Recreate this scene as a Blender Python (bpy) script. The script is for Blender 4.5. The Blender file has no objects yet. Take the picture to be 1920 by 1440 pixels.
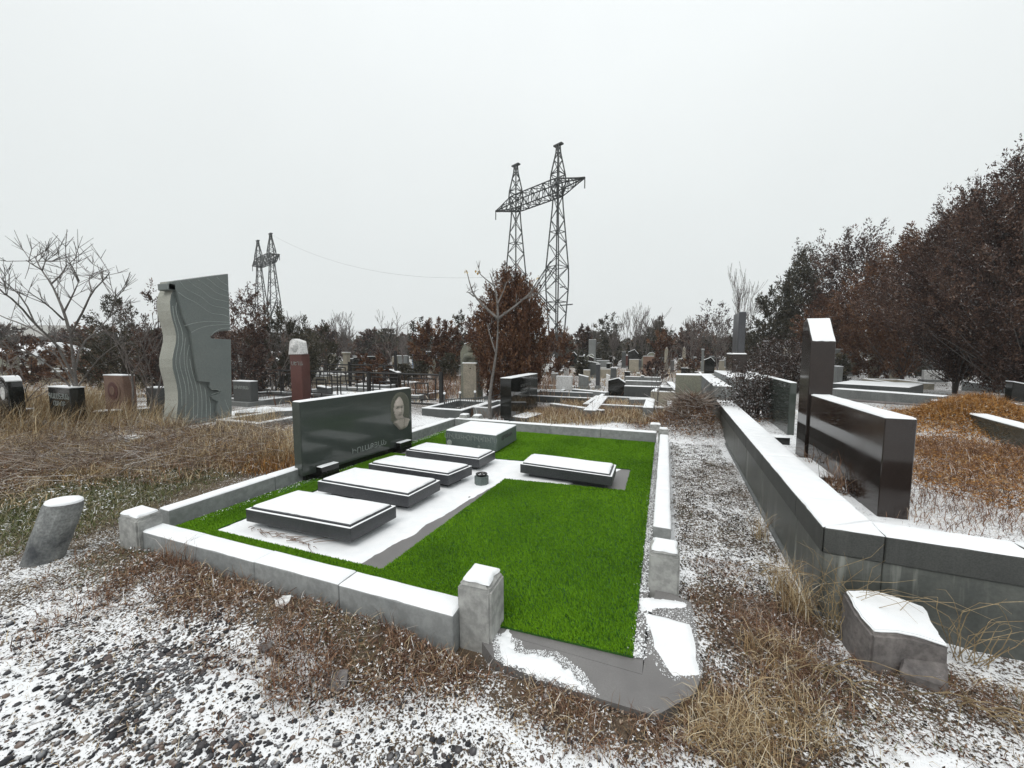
import bpy, bmesh, math, random
import numpy as np
from mathutils import Vector, Matrix

random.seed(7)
rng = np.random.default_rng(7)
SC = bpy.context.scene
COL = SC.collection
R = math.radians

# ------------------------------------------------------------------ camera
F_PX, CAM_H = 735.0, 1.6                     # focal length in pixels of a 1920 wide frame
PITCH, YAW = R(4.9), R(21.4)
cam_d = bpy.data.cameras.new('camera')
cam = bpy.data.objects.new('camera', cam_d)
COL.objects.link(cam)
cam_d.sensor_width = 36
cam_d.lens = 36 * F_PX / 1920
cam_d.clip_start = 0.05
cam_d.clip_end = 6000
cam.location = (0, 0, CAM_H)
cam.rotation_euler = (math.pi / 2 - PITCH, 0, YAW)
SC.camera = cam

# ------------------------------------------------------------------ sky and light
world = bpy.data.worlds.new('World')
SC.world = world
world.use_nodes = True
wn, wl = world.node_tree.nodes, world.node_tree.links
wn.clear()
SUN_EL, SUN_ROT = R(55), R(200)
wo = wn.new('ShaderNodeOutputWorld')
bg_sky = wn.new('ShaderNodeBackground')
bg_sky.inputs[1].default_value = 0.05
sky = wn.new('ShaderNodeTexSky')
sky.sky_type = 'NISHITA'
sky.sun_disc = False
sky.sun_elevation = SUN_EL
sky.sun_rotation = SUN_ROT
wl.new(sky.outputs[0], bg_sky.inputs[0])
# closed cloud deck: an even overcast that brightens towards the zenith
bg_c = wn.new('ShaderNodeBackground')
tc = wn.new('ShaderNodeTexCoord')
sep = wn.new('ShaderNodeSeparateXYZ')
wl.new(tc.outputs['Generated'], sep.inputs[0])
rmp = wn.new('ShaderNodeValToRGB')
rmp.color_ramp.interpolation = 'B_SPLINE'
els = rmp.color_ramp.elements
els[0].position, els[0].color = 0.0, (0.68, 0.72, 0.715, 1)
els[1].position, els[1].color = 1.0, (1.12, 1.17, 1.19, 1)
e = els.new(0.25); e.color = (0.755, 0.795, 0.79, 1)
e = els.new(0.55); e.color = (0.85, 0.885, 0.885, 1)
wl.new(sep.outputs[2], rmp.inputs[0])
cn = wn.new('ShaderNodeTexNoise')
cn.inputs['Scale'].default_value = 1.6
cn.inputs['Detail'].default_value = 3
wl.new(tc.outputs['Generated'], cn.inputs['Vector'])
cr = wn.new('ShaderNodeMapRange')
cr.inputs[1].default_value, cr.inputs[2].default_value = 0.3, 0.7
cr.inputs[3].default_value, cr.inputs[4].default_value = 0.965, 1.03
wl.new(cn.outputs[0], cr.inputs[0])
vm = wn.new('ShaderNodeVectorMath'); vm.operation = 'SCALE'
wl.new(rmp.outputs[0], vm.inputs[0]); wl.new(cr.outputs[0], vm.inputs['Scale'])
wl.new(vm.outputs[0], bg_c.inputs[0])
bg_c.inputs[1].default_value = 1.05
mx = wn.new('ShaderNodeMixShader')
mx.inputs[0].default_value = 0.94
wl.new(bg_sky.outputs[0], mx.inputs[1]); wl.new(bg_c.outputs[0], mx.inputs[2])
wl.new(mx.outputs[0], wo.inputs[0])

sun_d = bpy.data.lights.new('sun', 'SUN')
sun_d.energy = 1.35
sun_d.angle = R(28)
sun_d.color = (1.0, 0.975, 0.94)
sun = bpy.data.objects.new('sun', sun_d)
COL.objects.link(sun)
sun.rotation_euler = (R(35), 0, R(-20 - 180 + 180 + 8))
sun['kind'] = 'helper'

vs = SC.view_settings
vs.view_transform = 'Standard'
vs.look = 'None'
vs.exposure = 0.13
vs.gamma = 1.0
vs.use_curve_mapping = False
SC.cycles.max_bounces = 6
SC.cycles.diffuse_bounces = 3
SC.cycles.glossy_bounces = 3
SC.cycles.volume_bounces = 2
SC.cycles.use_denoising = True

# ------------------------------------------------------------------ picture geometry -> place
FW = np.array([-math.sin(YAW) * math.cos(PITCH), math.cos(YAW) * math.cos(PITCH), -math.sin(PITCH)])
RT = np.array([math.cos(YAW), math.sin(YAW), 0.0])
UP = np.cross(RT, FW)
C0 = np.array([0, 0, CAM_H])

def U(u, v, z=0.0):
    """point of the horizontal plane z that stands at pixel u,v of the photograph"""
    d = FW + RT * (u - 960) / F_PX + UP * (720 - v) / F_PX
    t = (z - CAM_H) / d[2]
    p = C0 + d * t
    return (float(p[0]), float(p[1]))

def ray(u, dist, z=None):
    """point in direction of column u at horizontal depth dist"""
    d = FW + RT * (u - 960) / F_PX
    h = math.hypot(FW[0], FW[1])
    return (float(d[0] / h * dist), float(d[1] / h * dist))

def ztop(x, y, v):
    """height at which a vertical line over x,y crosses row v"""
    q = np.array([x, y, -CAM_H])
    k = (720 - v) / F_PX
    a, b = q @ UP, q @ FW
    return float((k * b - a) / (UP[2] - k * FW[2]))

def y_on(x, u, z=0.8):
    """y at which the vertical plane x=const is met by column u (at height z)"""
    k = (u - 960) / F_PX
    w = RT - k * FW
    return float(-(w[0] * x + w[2] * (z - CAM_H)) / w[1])

def x_on(y, u, z=0.8):
    k = (u - 960) / F_PX
    w = RT - k * FW
    return float(-(w[1] * y + w[2] * (z - CAM_H)) / w[0])

# ------------------------------------------------------------------ numpy noise
_L = rng.random((4, 256, 256))
def vn(x, y, s, k=0):
    x = np.asarray(x, float) * s + 37.7 * (k + 1); y = np.asarray(y, float) * s + 11.3 * (k + 1)
    xi, yi = np.floor(x).astype(int), np.floor(y).astype(int)
    fx, fy = x - xi, y - yi
    fx, fy = fx * fx * (3 - 2 * fx), fy * fy * (3 - 2 * fy)
    T = _L[k % 4]
    g = lambda a, b: T[a & 255, b & 255]
    return (g(xi, yi) * (1 - fx) + g(xi + 1, yi) * fx) * (1 - fy) + (g(xi, yi + 1) * (1 - fx) + g(xi + 1, yi + 1) * fx) * fy
def fbm(x, y, s, o=3, k=0):
    r, a, t = 0, 1.0, 0
    for i in range(o):
        r = r + a * vn(x, y, s * 2 ** i, k + i); t += a; a *= .5
    return r / t
def sst(a, b, x):
    t = np.clip((np.asarray(x, float) - a) / (b - a), 0, 1)
    return t * t * (3 - 2 * t)

# ------------------------------------------------------------------ materials
def nt(name):
    m = bpy.data.materials.new(name)
    m.use_nodes = True
    n, l = m.node_tree.nodes, m.node_tree.links
    b = n['Principled BSDF']
    return m, n, l, b
def ramp(n, stops, interp='LINEAR'):
    r = n.new('ShaderNodeValToRGB')
    r.color_ramp.interpolation = interp
    e = r.color_ramp.elements
    e[0].position, e[0].color = stops[0][0], (*stops[0][1], 1)
    e[1].position, e[1].color = stops[-1][0], (*stops[-1][1], 1)
    for p, c in stops[1:-1]:
        k = e.new(p); k.color = (*c, 1)
    return r
def noise(n, l, scale, detail=3, rough=.55, vec=None, dist=0.0):
    t = n.new('ShaderNodeTexNoise')
    t.inputs['Scale'].default_value = scale
    t.inputs['Detail'].default_value = detail
    t.inputs['Roughness'].default_value = rough
    t.inputs['Distortion'].default_value = dist
    if vec is None:
        g = n.new('ShaderNodeNewGeometry'); vec = g.outputs['Position']
    l.new(vec, t.inputs['Vector'])
    return t.outputs[0]
def mixc(n, l, fac, a, b, mode='MIX'):
    m = n.new('ShaderNodeMix'); m.data_type = 'RGBA'; m.blend_type = mode
    for sock, val in ((m.inputs[0], fac), (m.inputs[6], a), (m.inputs[7], b)):
        if hasattr(val, 'links'): l.new(val, sock)
        elif isinstance(val, (int, float)): sock.default_value = val
        else: sock.default_value = (*val, 1)
    return m.outputs[2]
def mrange(n, l, x, a, b, c=0.0, d=1.0):
    m = n.new('ShaderNodeMapRange')
    l.new(x, m.inputs[0])
    for i, v in enumerate((a, b, c, d)): m.inputs[i + 1].default_value = v
    return m.outputs[0]
def math2(n, l, op, a, b):
    m = n.new('ShaderNodeMath'); m.operation = op
    for s, v in ((m.inputs[0], a), (m.inputs[1], b)):
        if hasattr(v, 'links'): l.new(v, s)
        else: s.default_value = v
    return m.outputs[0]
def bump(n, l, b, h, strength=.3, dist=.01):
    k = n.new('ShaderNodeBump')
    k.inputs['Strength'].default_value = strength
    k.inputs['Distance'].default_value = dist
    l.new(h, k.inputs['Height']); l.new(k.outputs[0], b.inputs['Normal'])

def stone(name, c1, c2, rough=.5, grain=90, big=2.0, bumpy=.15, streak=0.0, streak_col=(.5, .5, .48), speck=None, spec=.5, fine=.38):
    """stone: large tone variation, grain, optional pale run-off streaks"""
    m, n, l, b = nt(name)
    g = n.new('ShaderNodeNewGeometry')
    a = noise(n, l, big, 4, .6)
    f = noise(n, l, grain, 3, .7)
    col = mixc(n, l, mrange(n, l, a, .3, .7), c1, c2)
    dark = mixc(n, l, 1.0, col, (1 - fine,) * 3, 'MULTIPLY')
    col = mixc(n, l, mrange(n, l, f, .38, .62), dark, col)
    if speck:
        s = noise(n, l, grain * 1.7, 2, .6)
        col = mixc(n, l, mrange(n, l, s, .60, .66), col, speck)
    if streak:
        mp = n.new('ShaderNodeMapping'); mp.inputs['Scale'].default_value = (11, 11, .8)
        l.new(g.outputs['Position'], mp.inputs['Vector'])
        s = noise(n, l, 1.0, 4, .65, mp.outputs[0], .4)
        s2 = noise(n, l, 1.3, 2, .5)
        k = math2(n, l, 'MULTIPLY', mrange(n, l, s, .50, .72, 0, streak), mrange(n, l, s2, .4, .6))
        col = mixc(n, l, k, col, streak_col)
    l.new(col, b.inputs['Base Color'])
    l.new(mrange(n, l, a, .3, .7, max(0, rough - .06), min(1, rough + .1)), b.inputs['Roughness'])
    b.inputs['Specular IOR Level'].default_value = spec
    if bumpy: bump(n, l, b, f, bumpy, .004)
    return m

def attr_mat(name, stops, rough=.8, trans=0.0, snow_up=0.0):
    """scattered pieces: colour picked per piece from a ramp"""
    m, n, l, b = nt(name)
    a = n.new('ShaderNodeAttribute'); a.attribute_name = 'v'
    r = ramp(n, stops)
    l.new(a.outputs['Fac'], r.inputs[0])
    col = r.outputs[0]
    if snow_up:
        g = n.new('ShaderNodeNewGeometry')
        s = n.new('ShaderNodeSeparateXYZ'); l.new(g.outputs['Normal'], s.inputs[0])
        f = noise(n, l, 7.0, 2, .6)
        k = math2(n, l, 'MULTIPLY', mrange(n, l, math2(n, l, 'ABSOLUTE', s.outputs[2], 0), .55, .9), mrange(n, l, f, .5, .56, 0, snow_up))
        col = mixc(n, l, k, col, (.78, .8, .82))
    l.new(col, b.inputs['Base Color'])
    b.inputs['Roughness'].default_value = rough
    b.inputs['Specular IOR Level'].default_value = .2
    return m

M = {}
# snow
m, n, l, b = nt('snow')
f1 = noise(n, l, 9, 3, .6); f2 = noise(n, l, 160, 2, .6)
l.new(mixc(n, l, mrange(n, l, f1, .35, .7), (.80, .825, .84), (.87, .885, .895)), b.inputs['Base Color'])
b.inputs['Roughness'].default_value = .75
b.inputs['Specular IOR Level'].default_value = .2
h = math2(n, l, 'ADD', f1, math2(n, l, 'MULTIPLY', f2, .35)); bump(n, l, b, h, .22, .006)
M['snow'] = m
# thin snow with bare patches showing the slab (for the platform)
m, n, l, b = nt('wet_concrete')
f1 = noise(n, l, 3, 5, .6); f2 = noise(n, l, 140, 3, .6)
c = mixc(n, l, mrange(n, l, f1, .3, .7), (.125, .12, .12), (.21, .205, .20))
c = mixc(n, l, mrange(n, l, f2, .4, .6, 0, .4), c, (.13, .125, .12))
l.new(c, b.inputs['Base Color']); l.new(mrange(n, l, f1, .3, .7, .35, .6), b.inputs['Roughness'])
bump(n, l, b, f2, .15, .003)
M['wet'] = m
M['concrete'] = stone('kerb_concrete', (.25, .265, .265), (.34, .35, .345), .75, 14, 2.5, .12, .35, (.17, .175, .175), fine=.25)
M['post'] = stone('post_concrete', (.30, .305, .295), (.44, .44, .42), .8, 16, 4, .2, .45, (.20, .20, .19), fine=.3)
M['slab'] = stone('charcoal_granite', (.042, .044, .05), (.062, .064, .07), .35, 220, 2, .05, 0, speck=(.16, .165, .175))
M['green'] = stone('polished_green_granite', (.058, .070, .062), (.075, .086, .077), .07, 260, 1.2, 0, 0, speck=(.045, .06, .05))
M['box'] = stone('mottled_grey_granite', (.10, .13, .125), (.15, .185, .175), .45, 110, 3, .1, .2, (.26, .29, .28), speck=(.22, .26, .25))
M['basalt'] = stone('stained_basalt_facing', (.045, .052, .049), (.135, .14, .125), .42, 50, 2.3, .12, .9, (.30, .31, .28), fine=.2)
M['basalt_cope'] = stone('basalt_coping', (.035, .038, .036), (.065, .068, .062), .5, 120, 3, .12, .25, (.14, .14, .13))
M['black'] = stone('polished_black_granite', (.010, .011, .010), (.017, .017, .015), .06, 260, 1.5, 0, 0, speck=(.03, .03, .028))
M['brownblack'] = stone('polished_brown_black_granite', (.020, .015, .013), (.030, .022, .019), .07, 260, 1.5, 0, 0, speck=(.05, .035, .03))
M['red'] = stone('red_granite', (.10, .035, .028), (.14, .055, .045), .4, 130, 2, .05, 0, speck=(.05, .03, .03))
M['tuff'] = stone('tan_tuff', (.27, .25, .20), (.38, .34, .27), .9, 40, 3, .5, .3, (.16, .15, .12))
M['brown'] = stone('brown_tuff', (.19, .115, .085), (.26, .17, .125), .85, 50, 3, .4, .3, (.11, .07, .055))
M['relief'] = stone('lichened_grey_stone', (.17, .18, .15), (.27, .265, .20), .85, 45, 3, .4, .5, (.12, .13, .12))
M['grey'] = stone('grey_basalt', (.14, .15, .148), (.22, .23, .225), .7, 60, 2, .25, .4, (.30, .31, .30))
M['dgrey'] = stone('dark_grey_basalt', (.06, .066, .066), (.10, .106, .104), .45, 80, 2, .15, .3, (.2, .2, .2))
M['marble'] = stone('white_marble', (.66, .66, .65), (.76, .76, .75), .5, 30, 4, .25, 0)
M['sculpt'] = stone('grey_green_carved_stone', (.165, .192, .186), (.215, .24, .228), .7, 160, 1.5, .1, .15, (.2, .22, .2))
M['sculpt_side'] = stone('pale_carved_edge', (.37, .38, .33), (.46, .46, .41), .85, 90, 2, .2, .2, (.24, .24, .2))
M['groove'] = stone('pale_carved_line', (.36, .40, .38), (.46, .5, .47), .9, 90, 2, 0)
M['letter'] = stone('pale_incised_letter', (.24, .27, .26), (.32, .35, .33), .8, 90, 2, 0)
M['letter_dim'] = stone('faint_incised_letter', (.10, .105, .10), (.14, .145, .14), .8, 90, 2, 0)
M['rock'] = stone('broken_grey_rock', (.13, .12, .118), (.22, .20, .19), .9, 22, 4, .7, .2, (.32, .3, .28))
M['iron'] = stone('black_iron', (.012, .012, .012), (.022, .021, .02), .6, 60, 5, .1)
M['steel'] = stone('weathered_pylon_steel', (.040, .046, .046), (.062, .068, .066), .6, 10, .3, 0)
M['wire'] = stone('grey_wire', (.18, .19, .19), (.22, .23, .23), .7, 10, .3, 0)
M['bark'] = stone('grey_bark', (.115, .105, .098), (.21, .195, .182), .9, 35, 4, .4)
M['darkbark'] = stone('dark_bark', (.05, .04, .036), (.10, .085, .075), .9, 35, 4, .4)
M['twig'] = stone('grey_twig', (.11, .092, .085), (.19, .165, .15), .9, 20, 6, 0)
M['house'] = stone('pale_render', (.36, .36, .34), (.43, .43, .40), .9, 8, .4, 0)
M['redroof'] = stone('red_roof', (.34, .13, .11), (.42, .2, .17), .9, 8, .4, 0)
M['blue'] = stone('blue_paint', (.28, .40, .62), (.33, .45, .66), .6, 8, .4, 0)
M['hill'] = stone('far_hill', (.26, .27, .27), (.48, .49, .49), .95, .02, .006, 0)
M['thuja'] = attr_mat('brown_thuja_sprays', [(0, (.022, .016, .016)), (.35, (.054, .034, .029)), (.7, (.105, .062, .046)), (.93, (.19, .12, .085)), (1, (.42, .40, .39))], .8, snow_up=.4)
M['thuja_red'] = attr_mat('reddish_brown_thuja_sprays', [(0, (.030, .016, .012)), (.4, (.088, .042, .026)), (.75, (.155, .078, .042)), (.95, (.24, .135, .07)), (1, (.36, .3, .28))], .8, snow_up=.25)
M['conifer'] = attr_mat('dull_green_conifer_sprays', [(0, (.026, .024, .018)), (.4, (.050, .048, .032)), (.75, (.09, .078, .052)), (.95, (.12, .09, .065)), (1, (.4, .4, .39))], .8, snow_up=.3)
M['hedge'] = attr_mat('dark_snow_flecked_leaves', [(0, (.018, .016, .013)), (.45, (.048, .034, .028)), (.75, (.085, .060, .05)), (.86, (.12, .09, .075)), (.92, (.45, .43, .45)), (1, (.62, .62, .64))], .7, snow_up=.7)
M['straw'] = attr_mat('dry_straw', [(0, (.10, .062, .032)), (.25, (.24, .155, .078)), (.55, (.42, .31, .17)), (.85, (.60, .50, .33)), (1, (.72, .68, .58))], .85)
M['greengrass'] = attr_mat('short_winter_grass', [(0, (.05, .065, .022)), (.35, (.10, .125, .045)), (.6, (.17, .165, .08)), (.8, (.28, .23, .13)), (1, (.72, .74, .72))], .85)
M['litter'] = attr_mat('dead_leaf_litter', [(0, (.035, .02, .015)), (.25, (.09, .045, .03)), (.45, (.17, .10, .065)), (.66, (.27, .19, .13)), (.80, (.42, .36, .30)), (.86, (.74, .75, .76)), (1, (.84, .85, .87))], .85)
M['weed'] = attr_mat('reddish_dead_weeds', [(0, (.06, .032, .022)), (.4, (.16, .085, .055)), (.75, (.26, .155, .095)), (.93, (.38, .27, .18)), (1, (.75, .75, .75))], .85)
M['orange'] = attr_mat('orange_dead_creeper', [(0, (.08, .034, .012)), (.3, (.24, .105, .026)), (.65, (.42, .205, .052)), (.9, (.46, .29, .12)), (1, (.66, .6, .52))], .85)
M['crumb'] = attr_mat('soil_crumbs', [(0, (.02, .018, .016)), (.5, (.055, .045, .038)), (.8, (.12, .095, .07)), (1, (.3, .25, .2))], .9)
M['pebble'] = attr_mat('slate_pebbles', [(0, (.018, .019, .022)), (.55, (.042, .043, .048)), (.78, (.075, .07, .072)), (.88, (.14, .10, .085)), (.95, (.22, .18, .15)), (1, (.42, .39, .35))], .5, snow_up=.25)
M['stick'] = attr_mat('fallen_twigs', [(0, (.06, .042, .032)), (.5, (.19, .15, .12)), (.85, (.33, .28, .24)), (1, (.6, .58, .56))], .9)
M['turf'] = attr_mat('artificial_turf_blades', [(0, (.065, .165, .004)), (.4, (.105, .25, .005)), (.8, (.14, .305, .008)), (1, (.19, .36, .02))], .8)
M['turfbase'] = stone('turf_backing', (.018, .085, .006), (.03, .12, .008), .9, 60, 4, 0)
M['leafy'] = attr_mat('yellow_dead_leaves', [(0, (.25, .15, .04)), (1, (.55, .40, .12))], .8)

# ground: dead grass and soil under a broken dusting of snow
m, n, l, b = nt('snow_dusted_ground')
ab = n.new('ShaderNodeAttribute'); ab.attribute_name = 'bare'
ag = n.new('ShaderNodeAttribute'); ag.attribute_name = 'green'
fa = noise(n, l, 75, 3, .65); fb = noise(n, l, 16, 4, .6); fc = noise(n, l, 1.3, 3, .55); fd = noise(n, l, 300, 2, .6)
soil = mixc(n, l, mrange(n, l, fb, .3, .7), (.040, .031, .024), (.115, .082, .056))
soil = mixc(n, l, mrange(n, l, fd, .4, .65, 0, .6), soil, (.20, .15, .10))
soil = mixc(n, l, math2(n, l, 'MULTIPLY', ag.outputs['Fac'], mrange(n, l, fb, .35, .6)), soil, (.075, .085, .03))
s = math2(n, l, 'ADD', math2(n, l, 'MULTIPLY', fa, .95), math2(n, l, 'MULTIPLY', fb, .28))
s = math2(n, l, 'ADD', s, math2(n, l, 'MULTIPLY', fc, .35))
thr = mrange(n, l, ab.outputs['Fac'], 0, 1, .59, 1.05)
k = mrange(n, l, math2(n, l, 'SUBTRACT', s, thr), .0, .05)
snowc = mixc(n, l, mrange(n, l, fb, .3, .7), (.78, .80, .82), (.86, .875, .885))
l.new(mixc(n, l, k, soil, snowc), b.inputs['Base Color'])
b.inputs['Roughness'].default_value = .85
b.inputs['Specular IOR Level'].default_value = .2
bump(n, l, b, math2(n, l, 'ADD', math2(n, l, 'MULTIPLY', k, .5), math2(n, l, 'ADD', fa, fb)), .6, .012)
M['ground'] = m

# ------------------------------------------------------------------ object helpers
OFF = {}
def link(o, parent=None, loc=None):
    COL.objects.link(o)
    if parent is not None:
        o.parent = parent
        OFF[o] = OFF[parent]
    else:
        OFF[o] = tuple(loc) if loc is not None else (0, 0, 0)
        o.location = OFF[o]
    return o
def tag(o, label=None, cat=None, group=None, kind=None):
    if label: o['label'] = label
    if cat: o['category'] = cat
    if group: o['group'] = group
    if kind: o['kind'] = kind
    return o
def thing(name, label, cat, loc, group=None):
    o = bpy.data.objects.new(name, None)
    o.empty_display_size = .1
    link(o, None, loc)
    return tag(o, label, cat, group, 'thing')
def mesh_np(name, V, F, mat, parent=None, loc=None, smooth=False, att=None, extra=None):
    V = np.asarray(V, np.float32).reshape(-1, 3)
    F = np.asarray(F, np.int32)
    off = OFF[parent] if parent is not None else (loc if loc is not None else (0, 0, 0))
    V = V - np.array(off, np.float32)
    me = bpy.data.meshes.new(name)
    nf, kk = F.shape
    me.vertices.add(len(V)); me.vertices.foreach_set('co', V.ravel())
    me.loops.add(nf * kk); me.loops.foreach_set('vertex_index', F.ravel())
    me.polygons.add(nf)
    me.polygons.foreach_set('loop_start', np.arange(0, nf * kk, kk, dtype=np.int32))
    me.polygons.foreach_set('loop_total', np.full(nf, kk, np.int32))
    if smooth: me.polygons.foreach_set('use_smooth', np.ones(nf, bool))
    if att is not None:
        a = me.attributes.new('v', 'FLOAT', 'FACE'); a.data.foreach_set('value', np.asarray(att, np.float32))
    for key, arr in (extra or {}).items():
        a = me.attributes.new(key, 'FLOAT', 'POINT'); a.data.foreach_set('value', np.asarray(arr, np.float32))
    me.update(calc_edges=True)
    me.materials.append(mat)
    o = bpy.data.objects.new(name, me)
    return link(o, parent, loc)

class MB:
    """collects solids, then links them as one mesh object"""
    def __init__(s): s.v, s.f = [], []
    def add(s, v, f):
        k = len(s.v); s.v += [tuple(p) for p in v]; s.f += [tuple(i + k for i in q) for q in f]; return s
    def prism(s, poly, z0, z1, top=None):
        """poly: (x,y) points; z0/z1 numbers or per-point lists; top: other outline for the upper face"""
        n = len(poly); top = top or poly
        a = sum(poly[i][0] * poly[(i + 1) % n][1] - poly[(i + 1) % n][0] * poly[i][1] for i in range(n))
        if a < 0:
            poly = poly[::-1]; top = top[::-1]
            if not isinstance(z0, (int, float)): z0 = z0[::-1]
            if not isinstance(z1, (int, float)): z1 = z1[::-1]
        A = z0 if not isinstance(z0, (int, float)) else [z0] * n
        B = z1 if not isinstance(z1, (int, float)) else [z1] * n
        v = [(p[0], p[1], A[i]) for i, p in enumerate(poly)] + [(p[0], p[1], B[i]) for i, p in enumerate(top)]
        f = [tuple(range(n))[::-1], tuple(range(n, 2 * n))] + [(i, (i + 1) % n, n + (i + 1) % n, n + i) for i in range(n)]
        return s.add(v, f)
    def box(s, cx, cy, z0, w, d, h, yaw=0.0, taper=1.0):
        c, q = math.cos(yaw), math.sin(yaw)
        P = lambda t: [(cx + (x * c - y * q) * t, cy + (x * q + y * c) * t) for x, y in ((-w / 2, -d / 2), (w / 2, -d / 2), (w / 2, d / 2), (-w / 2, d / 2))]
        return s.prism(P(1), z0, z0 + h, P(taper))
    def tube(s, pts, rad, k=5, cap=True):
        pts = [Vector(p) for p in pts]; n = len(pts)
        rad = rad if hasattr(rad, '__len__') else [rad] * n
        V, Fc = [], []
        for i, p in enumerate(pts):
            t = (pts[min(i + 1, n - 1)] - pts[max(i - 1, 0)]).normalized()
            a = t.orthogonal().normalized() if abs(t.z) > .9 else t.cross(Vector((0, 0, 1))).normalized()
            b_ = t.cross(a)
            for j in range(k):
                th = 2 * math.pi * j / k
                V.append(p + (a * math.cos(th) + b_ * math.sin(th)) * rad[i])
        for i in range(n - 1):
            for j in range(k):
                Fc.append((i * k + j, i * k + (j + 1) % k, (i + 1) * k + (j + 1) % k, (i + 1) * k + j))
        if cap: Fc += [tuple(range(k))[::-1], tuple(range((n - 1) * k, n * k))]
        return s.add(V, Fc)
    def build(s, name, mat, parent=None, loc=None, bev=0.0, smooth=False, seg=1, rough=0.0):
        off = Vector(OFF[parent] if parent is not None else (loc or (0, 0, 0)))
        me = bpy.data.meshes.new(name)
        bm = bmesh.new()
        vv = [bm.verts.new(Vector(p) - off) for p in s.v]
        for q in s.f:
            try: bm.faces.new([vv[i] for i in q])
            except ValueError: pass
        bmesh.ops.recalc_face_normals(bm, faces=bm.faces)
        if bev:
            ed = [e for e in bm.edges if len(e.link_faces) == 2 and e.calc_face_angle(0) > .5]
            bmesh.ops.bevel(bm, geom=ed, offset=bev, segments=seg, affect='EDGES', clamp_overlap=True)
        if rough:
            for v_ in bm.verts:
                w = v_.co + off
                v_.co += Vector((vn(w.y * 9, w.z * 9, 1, 0) - .5, vn(w.x * 9, w.z * 9, 1, 1) - .5, vn(w.x * 9, w.y * 9, 1, 2) - .5)) * rough
        bm.to_mesh(me); bm.free()
        if smooth:
            me.polygons.foreach_set('use_smooth', [True] * len(me.polygons))
        me.materials.append(mat)
        return link(bpy.data.objects.new(name, me), parent, loc)

def lerp2(a, b, t): return (a[0] + (b[0] - a[0]) * t, a[1] + (b[1] - a[1]) * t)
def quad_pt(q, s, t):
    return lerp2(lerp2(q[0], q[1], s), lerp2(q[3], q[2], s), t)
def inset(q, d):
    cx = sum(p[0] for p in q) / 4; cy = sum(p[1] for p in q) / 4
    w = math.dist(q[0], q[1]); h_ = math.dist(q[1], q[2])
    return [quad_pt(q, s, t) for s, t in ((d / w, d / h_), (1 - d / w, d / h_), (1 - d / w, 1 - d / h_), (d / w, 1 - d / h_))]
def snow_on(q, z, t=.012, parent=None, name='snow_cap', res=.06, wob=.008, zz=None, loc=None):
    """a layer of snow with soft uneven rim over the quad q at height z (zz: four corner heights)"""
    w = max(math.dist(q[0], q[1]), math.dist(q[3], q[2])); h_ = max(math.dist(q[1], q[2]), math.dist(q[0], q[3]))
    def steps(L):
        k = max(2, min(60, int(L / res)))
        e1, e2 = min(.2, .006 / L), min(.35, .02 / L)
        return np.array([0, e1, e2] + list(np.linspace(e2, 1 - e2, k + 1)[1:-1]) + [1 - e2, 1 - e1, 1])
    S, T = np.meshgrid(steps(w), steps(h_), indexing='ij')
    Q = np.array(q, float)
    P = (Q[0] * (1 - S[..., None]) + Q[1] * S[..., None]) * (1 - T[..., None]) + (Q[3] * (1 - S[..., None]) + Q[2] * S[..., None]) * T[..., None]
    zc = zz or (z, z, z, z)
    Z = (zc[0] * (1 - S) + zc[1] * S) * (1 - T) + (zc[3] * (1 - S) + zc[2] * S) * T
    d = np.minimum(np.minimum(S, 1 - S) * w, np.minimum(T, 1 - T) * h_)
    X, Y = P[..., 0], P[..., 1]
    C = Q.mean(0)
    edge = np.clip(1 - d / .03, 0, 1)
    k = wob * (vn(X, Y, 22, 1) ** 2 * 1.2) * edge
    vx, vy = C[0] - X, C[1] - Y; L_ = np.hypot(vx, vy) + 1e-6
    X = X + vx / L_ * k; Y = Y + vy / L_ * k
    H = t * np.clip(d / .02, 0, 1) ** .5 * (.8 + .4 * vn(X, Y, 7, 2)) + .0006
    a, b_ = S.shape
    V = np.stack([X, Y, Z + H], -1).reshape(-1, 3)
    I = np.arange(a * b_).reshape(a, b_)
    Fq = np.stack([I[:-1, :-1], I[1:, :-1], I[1:, 1:], I[:-1, 1:]], -1).reshape(-1, 4)
    n_ = np.cross(V[Fq[0, 1]] - V[Fq[0, 0]], V[Fq[0, 2]] - V[Fq[0, 0]])
    if n_[2] < 0: Fq = Fq[:, ::-1]
    return mesh_np(name, V, Fq, M['snow'], parent, loc, smooth=True)

def rect(x0, y0, x1, y1): return [(x0, y0), (x1, y0), (x1, y1), (x0, y1)]
def rrect(cx, cy, w, d, yaw):
    c, q = math.cos(yaw), math.sin(yaw)
    return [(cx + x * c - y * q, cy + x * q + y * c) for x, y in ((-w / 2, -d / 2), (w / 2, -d / 2), (w / 2, d / 2), (-w / 2, d / 2))]

def text(body, size, org, xd, up, mat, parent, name='lettering', sx=1.0):
    """flat raised lettering at org, reading along xd"""
    cu = bpy.data.curves.new(name, 'FONT'); cu.body = body; cu.size = size; cu.extrude = .002; cu.align_x = 'CENTER'; cu.align_y = 'CENTER'
    t = bpy.data.objects.new(name, cu); COL.objects.link(t)
    bpy.context.view_layer.update()
    me = bpy.data.meshes.new_from_object(t.evaluated_get(bpy.context.evaluated_depsgraph_get()))
    bpy.data.objects.remove(t)
    xd = Vector(xd).normalized(); up = Vector(up).normalized(); nn = xd.cross(up)
    o_ = Vector(org) - Vector(OFF[parent])
    me.transform(Matrix.Translation(o_) @ Matrix((xd * sx, up, nn)).transposed().to_4x4())
    me.materials.clear(); me.materials.append(mat)
    return link(bpy.data.objects.new(name, me), parent)

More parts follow.
